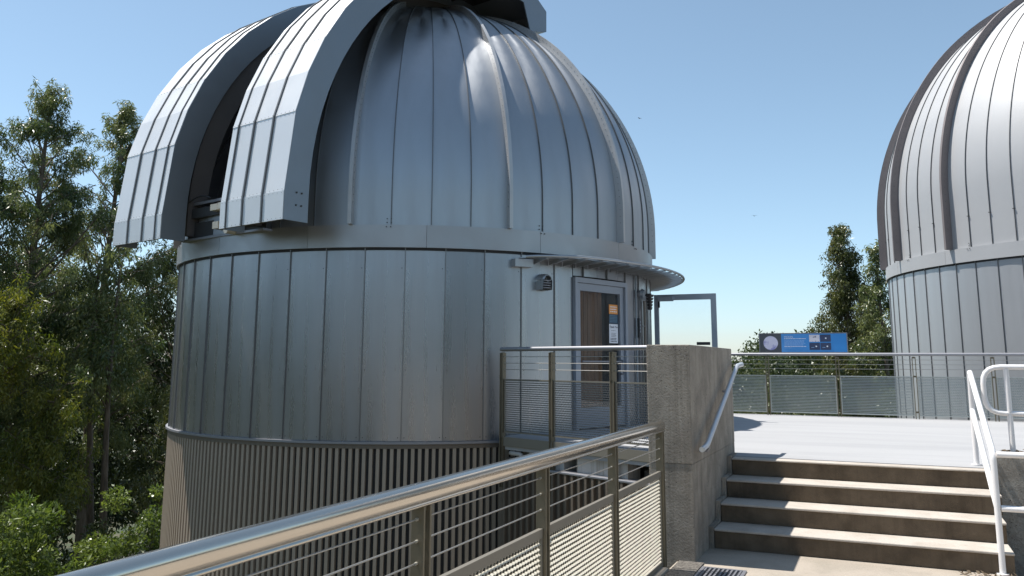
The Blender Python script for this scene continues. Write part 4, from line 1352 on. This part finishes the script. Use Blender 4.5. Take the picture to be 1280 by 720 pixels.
def euc_tree(name, label, x, y, z0, ztop, width, leaves, seed, lm='leaf_euc', zlow=0.25, trunk_r=0.18, lean=(0, 0), group=None, nb=46, twin=False, ll=0.17, lw=0.045, prof=None, csize=0.5, cat='tree', droop=0.7):
    rs = np.random.default_rng(seed); rr = random.Random(seed)
    root = empty(name, (x, y, z0), 0, label, cat, group)
    H = ztop - z0
    prof = prof or (lambda t: (0.35 + 0.65 * sin(PI * min(1, t * 1.25 + 0.12))) * (1 - t) ** 0.55)
    def tp(t, sx=0):
        return Vector((lean[0] * t + 0.25 * sin(3.1 * t + seed) + sx * (0.25 + 0.5 * t), lean[1] * t + 0.2 * cos(2.3 * t + seed), H * t))
    cents, rads, cnts = [], [], []
    trunks = [0] if not twin else [-0.6, 0.6]
    for sx in trunks:
        mb = MB()
        mb.tube([tp(t, sx) for t in np.linspace(0, 0.97, 16)], [trunk_r * (1 - 0.9 * t) + 0.012 for t in np.linspace(0, 1, 16)], 8)
        mb.build('trunk', MT['bark'], root)
    br = MB()
    w = []
    for i in range(nb):
        t = zlow + (1 - zlow) * (i + 0.5) / nb * 0.97
        sx = trunks[i % len(trunks)]
        p = tp(t, sx)
        u_ = (t - zlow) / (1 - zlow)
        az = rr.uniform(0, 2 * PI)
        Lb = width * prof(u_) * rr.uniform(0.45, 1.12)
        rise = rr.uniform(0.35, 1.25)
        mid = p + Vector((cos(az) * Lb * 0.5, sin(az) * Lb * 0.5, Lb * rise * 0.6))
        end = p + Vector((cos(az + 0.2) * Lb, sin(az + 0.2) * Lb, Lb * rise * 0.8 + 0.1))
        rb = trunk_r * 0.17 * (1 - u_ * 0.7) + 0.007
        br.tube([p, mid, end], [rb, rb * 0.6, 0.006], 5, caps=False)
        for q in range(rr.randint(3, 6)):
            s_ = rr.uniform(0.35, 1.08)
            c_ = (p.lerp(mid, s_ * 2) if s_ < 0.5 else mid.lerp(end, s_ * 2 - 1)) + Vector((rr.gauss(0, 0.22), rr.gauss(0, 0.22), rr.gauss(-0.05, 0.22))) * (csize / 0.5)
            r_ = csize * rr.uniform(0.3, 0.95) * (0.5 + 0.5 * (1 - u_))
            cents.append(c_); rads.append((r_, r_, r_ * rr.uniform(0.9, 1.7))); w.append(r_ ** 2.2)
            if rr.random() < 0.5: br.tube([mid.lerp(end, max(0, s_ * 2 - 1)), c_], [0.012, 0.004], 4, caps=False)
    top = tp(0.985)
    for k in range(4):
        cents.append(top + Vector((rr.gauss(0, 0.12), rr.gauss(0, 0.12), rr.uniform(-0.5, 0.1)))); rads.append((0.18, 0.18, 0.4)); w.append(0.18 ** 2 * 1.6)
    br.build('branches', MT['bark'], root)
    w = np.array(w); cnts = np.maximum(6, (w / w.sum() * leaves)).astype(int)
    me = leaf_mesh('crown', cents, rads, cnts, ll, lw, MT[lm], droop, rs)
    link('crown', me, root)
    return root

def bush(name, label, x, y, z0, cx, cy, h, leaves, seed, lm='leaf_bush', ll=0.09, lw=0.05, droop=-0.15, group=None, cat='bush', csize=0.35, ncl=70):
    rs = np.random.default_rng(seed); rr = random.Random(seed)
    root = empty(name, (x, y, z0), 0, label, cat, group)
    cents, rads, w = [], [], []
    br = MB()
    for i in range(ncl):
        a = rr.uniform(0, 2 * PI); e = math.acos(rr.uniform(0.0, 1.0)); q = rr.uniform(0.55, 1.0)
        c_ = Vector((cos(a) * sin(e) * cx * q, sin(a) * sin(e) * cy * q, (0.08 + cos(e) * 0.92 * q) * h * rr.uniform(0.8, 1.08)))
        r_ = csize * rr.uniform(0.5, 1.15)
        cents.append(c_); rads.append((r_, r_, r_ * rr.uniform(0.7, 1.2))); w.append(r_ ** 2)
        if i % 2 == 0: br.tube([(rr.gauss(0, 0.15), rr.gauss(0, 0.15), 0), c_ * 0.55 + Vector((0, 0, 0.1)), c_], [0.022, 0.012, 0.004], 4, caps=False)
    br.build('stems', MT['bark_dark'], root)
    w = np.array(w); cnts = np.maximum(6, (w / w.sum() * leaves)).astype(int)
    link('foliage', leaf_mesh('foliage', cents, rads, cnts, ll, lw, MT[lm], droop, rs, 0.5), root)
    return root
GZ = -5.6
airy = lambda t: (0.45 + 0.5 * sin(PI * min(1, t * 1.1 + 0.1))) * (1 - t) ** 0.42 * (1 + 0.28 * sin(t * 19))
full = lambda t: (0.75 + 0.35 * sin(PI * min(1, t * 1.2))) * (1 - t) ** 0.35
euc_tree('eucalyptus_tree', 'tallest eucalyptus tree left of the near tower, narrow pointed crown', -21.6, 16.1, GZ, 9.6, 3.7, 64000, 21, prof=airy, zlow=0.30, trunk_r=0.20, nb=110, csize=0.38, ll=0.125, lw=0.030)
euc_tree('eucalyptus_tree', 'eucalyptus tree whose top stands just left of the left shutter', -22.9, 19.5, GZ, 10.1, 3.9, 64000, 22, prof=airy, zlow=0.28, trunk_r=0.2, nb=105, csize=0.38, ll=0.125, lw=0.030)
euc_tree('eucalyptus_tree', 'eucalyptus tree cut by the left edge of the photo', -21.2, 13.9, GZ, 6.6, 3.1, 42000, 23, prof=airy, zlow=0.30, trunk_r=0.16, nb=80, csize=0.38, ll=0.125, lw=0.030)
euc_tree('eucalyptus_tree', 'dark tree filling the gap under the left shutter', -23.6, 22.9, GZ, 6.0, 3.8, 36000, 24, lm='leaf_dark', zlow=0.12, nb=60, prof=full, csize=0.6)
euc_tree('eucalyptus_tree', 'dark leafy tree behind the tall pair of trunks', -28.0, 21.0, GZ - 0.5, 5.5, 4.2, 34000, 25, lm='leaf_dark', zlow=0.1, nb=80, prof=full, csize=0.75, ll=0.2, lw=0.06)
euc_tree('eucalyptus_tree', 'shaded tree at far left behind the yellow green shrub', -27.5, 16.0, GZ - 0.5, 5.0, 4.0, 30000, 26, lm='leaf_dark', zlow=0.08, nb=70, prof=full, csize=0.75, ll=0.2, lw=0.06)
euc_tree('eucalyptus_tree', 'slim twin trunk tree in front of the dark trees', -19.4, 16.8, GZ, 4.6, 1.3, 7000, 27, lm='leaf_euc', zlow=0.55, trunk_r=0.12, nb=26, twin=True)
euc_tree('yellow_green_tree', 'yellow green young tree at the left edge at mid height', -18.7, 13.3, GZ, 3.1, 0.95, 10000, 28, lm='leaf_yellow', zlow=0.70, trunk_r=0.10, nb=30, prof=full, csize=0.36, ll=0.12, lw=0.03)
euc_tree('yellow_green_tree', 'yellow green tree with drooping leaves lower left of the trunks', -18.6, 14.2, GZ, 0.8, 1.5, 17000, 29, lm='leaf_yellow', zlow=0.35, trunk_r=0.09, nb=44, prof=full, csize=0.42, ll=0.13, lw=0.03)
euc_tree('eucalyptus_tree', 'mid green tree beside the corrugated base of the near tower', -17.9, 18.0, GZ, 0.8, 1.3, 10000, 30, lm='leaf_olive', zlow=0.2, trunk_r=0.08, nb=34, prof=full, csize=0.45, ll=0.12, lw=0.035)
bush('leafy_bush', 'bright broad leaved bush in the lower left corner', -15.6, 11.2, GZ, 1.9, 1.8, 5.1, 30000, 41, ll=0.12, lw=0.04, droop=-0.2, ncl=100)
bush('leafy_bush', 'green bush beside the corrugated tower base', -14.5, 13.5, GZ, 1.45, 1.5, 4.85, 34000, 42, ll=0.075, lw=0.045, ncl=100, csize=0.33)
bush('leafy_bush', 'darker bush between the two bright bushes at lower left', -17.4, 14.4, GZ, 1.8, 1.8, 3.9, 16000, 43, lm='leaf_olive', ll=0.11, lw=0.04)
# forest mass behind
rs = np.random.default_rng(5)
cn_, rd_, ct_ = [], [], []
for i in range(240):
    az_ = rad(rng.uniform(-66, -44)); dd = rng.uniform(33, 46)
    zt_ = rng.uniform(-5, 3.4)
    cn_.append((dd * sin(az_), dd * cos(az_), zt_)); rd_.append((rng.uniform(0.9, 1.8),) * 3); ct_.append(170)
o = link('forest_background', leaf_mesh('forest_background', cn_, rd_, ct_, 0.26, 0.11, MT['leaf_dark'], 0.5, rs))
tag(o, 'dark continuous woodland behind the separate trees at left', 'woodland', kind='stuff')
# right-hand trees behind the terrace
euc_tree('eucalyptus_tree', 'tall pointed tree behind the information panel', -1.35, 42.0, GZ - 2, 7.9, 2.8, 52000, 51, lm='leaf_olive', zlow=0.30, trunk_r=0.22, nb=150, ll=0.16, lw=0.05, csize=0.5, prof=lambda t: (0.8 + 0.2 * sin(PI * min(1, t * 1.3))) * (1 - t) ** 0.75)
euc_tree('eucalyptus_tree', 'sparse tree with bare trunk partly behind the far tower', 0.30, 40.0, GZ - 2, 6.9, 1.9, 16000, 52, lm='leaf_euc', zlow=0.50, trunk_r=0.16, nb=54, ll=0.16, lw=0.045, csize=0.42)
k = 0
for (x, y, zt_, cw, lm) in ((-6.2, 34, 1.4, 2.6, 'leaf_olive'), (-3.4, 31, 1.5, 2.4, 'leaf_olive'), (-1.4, 33, 2.0, 2.4, 'leaf_dark'), (0.9, 30, 1.6, 2.2, 'leaf_dark'), (-8.6, 40, 1.9, 3.0, 'leaf_dark'), (-4.9, 44, 1.3, 3.0, 'leaf_olive')):
    lb = ['round olive treetop left of the information panel, seen through the railing', 'olive treetop below the information panel', 'dark treetop right of the information panel', 'dark treetop next to the far tower base', 'dark treetop on the skyline just right of the pier', 'olive treetop on the skyline left of the information panel'][k]
    bush('round_tree', lb, x, y, GZ - 2, cw, cw, zt_ - GZ + 2, 30000, 60 + k, lm=lm, ll=0.11, lw=0.05, csize=0.55, ncl=190, cat='tree')
    k += 1
def forest(label, az0, az1, d0, d1, z0, z1, n, per, seed, r0=1.6, r1=2.6, ll=0.45, lw=0.22):
    rs = np.random.default_rng(seed); rr = random.Random(seed)
    cn_, rd_, ct_ = [], [], []
    for i in range(n):
        az_ = rad(rr.uniform(az0, az1)); dd = rr.uniform(d0, d1); top = z1 * (0.62 + 0.38 * sin(az_ * 23 + seed) * sin(az_ * 9.7))
        cn_.append((dd * sin(az_), dd * cos(az_), top - (top - z0) * rr.random() ** 1.7)); rd_.append((rr.uniform(r0, r1),) * 3); ct_.append(per)
    o = link('forest_background', leaf_mesh('forest_background', cn_, rd_, ct_, ll, lw, MT['leaf_dark'], 0.4, rs))
    tag(o, label, 'woodland', kind='stuff')
forest('distant dark woodland on the horizon behind the terrace railing', -20, 14, 55, 90, -6, 3.3, 520, 420, 6, 1.0, 1.9, 0.26, 0.13)
forest('woodland on the slope behind the viewer', 100, 292, 30, 46, -6, 7.5, 520, 110, 8, 1.8, 3.2, 0.6, 0.3)

# two small birds far off in the sky
for (bx, by, bz, sc_, rz_, lb) in ((-11.4, 89.3, 16.9, 1.0, 0.4, 'tiny dark bird low in the sky between the domes'), (-20.4, 77.4, 25.3, 0.8, 1.2, 'tiny dark bird high in the sky right of the near dome')):
    bo = empty('bird', (bx, by, bz), rz_, lb, 'bird', 'birds in the sky')
    MB().tube([(0, -0.16 * sc_, 0), (0, -0.08 * sc_, 0), (0, 0.05 * sc_, 0.0), (0, 0.14 * sc_, 0.01), (0, 0.18 * sc_, 0.015)], [0.006, 0.03 * sc_, 0.035 * sc_, 0.018 * sc_, 0.004], 8).build('body', MT['black'], bo)
    for sd_ in (-1, 1):
        MB().add([(0.02 * sd_, -0.04, 0.02), (0.02 * sd_, 0.06, 0.02), (0.17 * sd_, 0.07, 0.08), (0.16 * sd_, -0.02, 0.075), (0.34 * sd_, 0.0, 0.03), (0.02 * sd_, 0.01, 0.005), (0.17 * sd_, 0.03, 0.068)],
                 [(0, 1, 2, 3), (3, 2, 4), (5, 6, 2, 1), (5, 0, 3, 6), (6, 3, 4), (6, 4, 2)]).build('wing', MT['black'], bo)
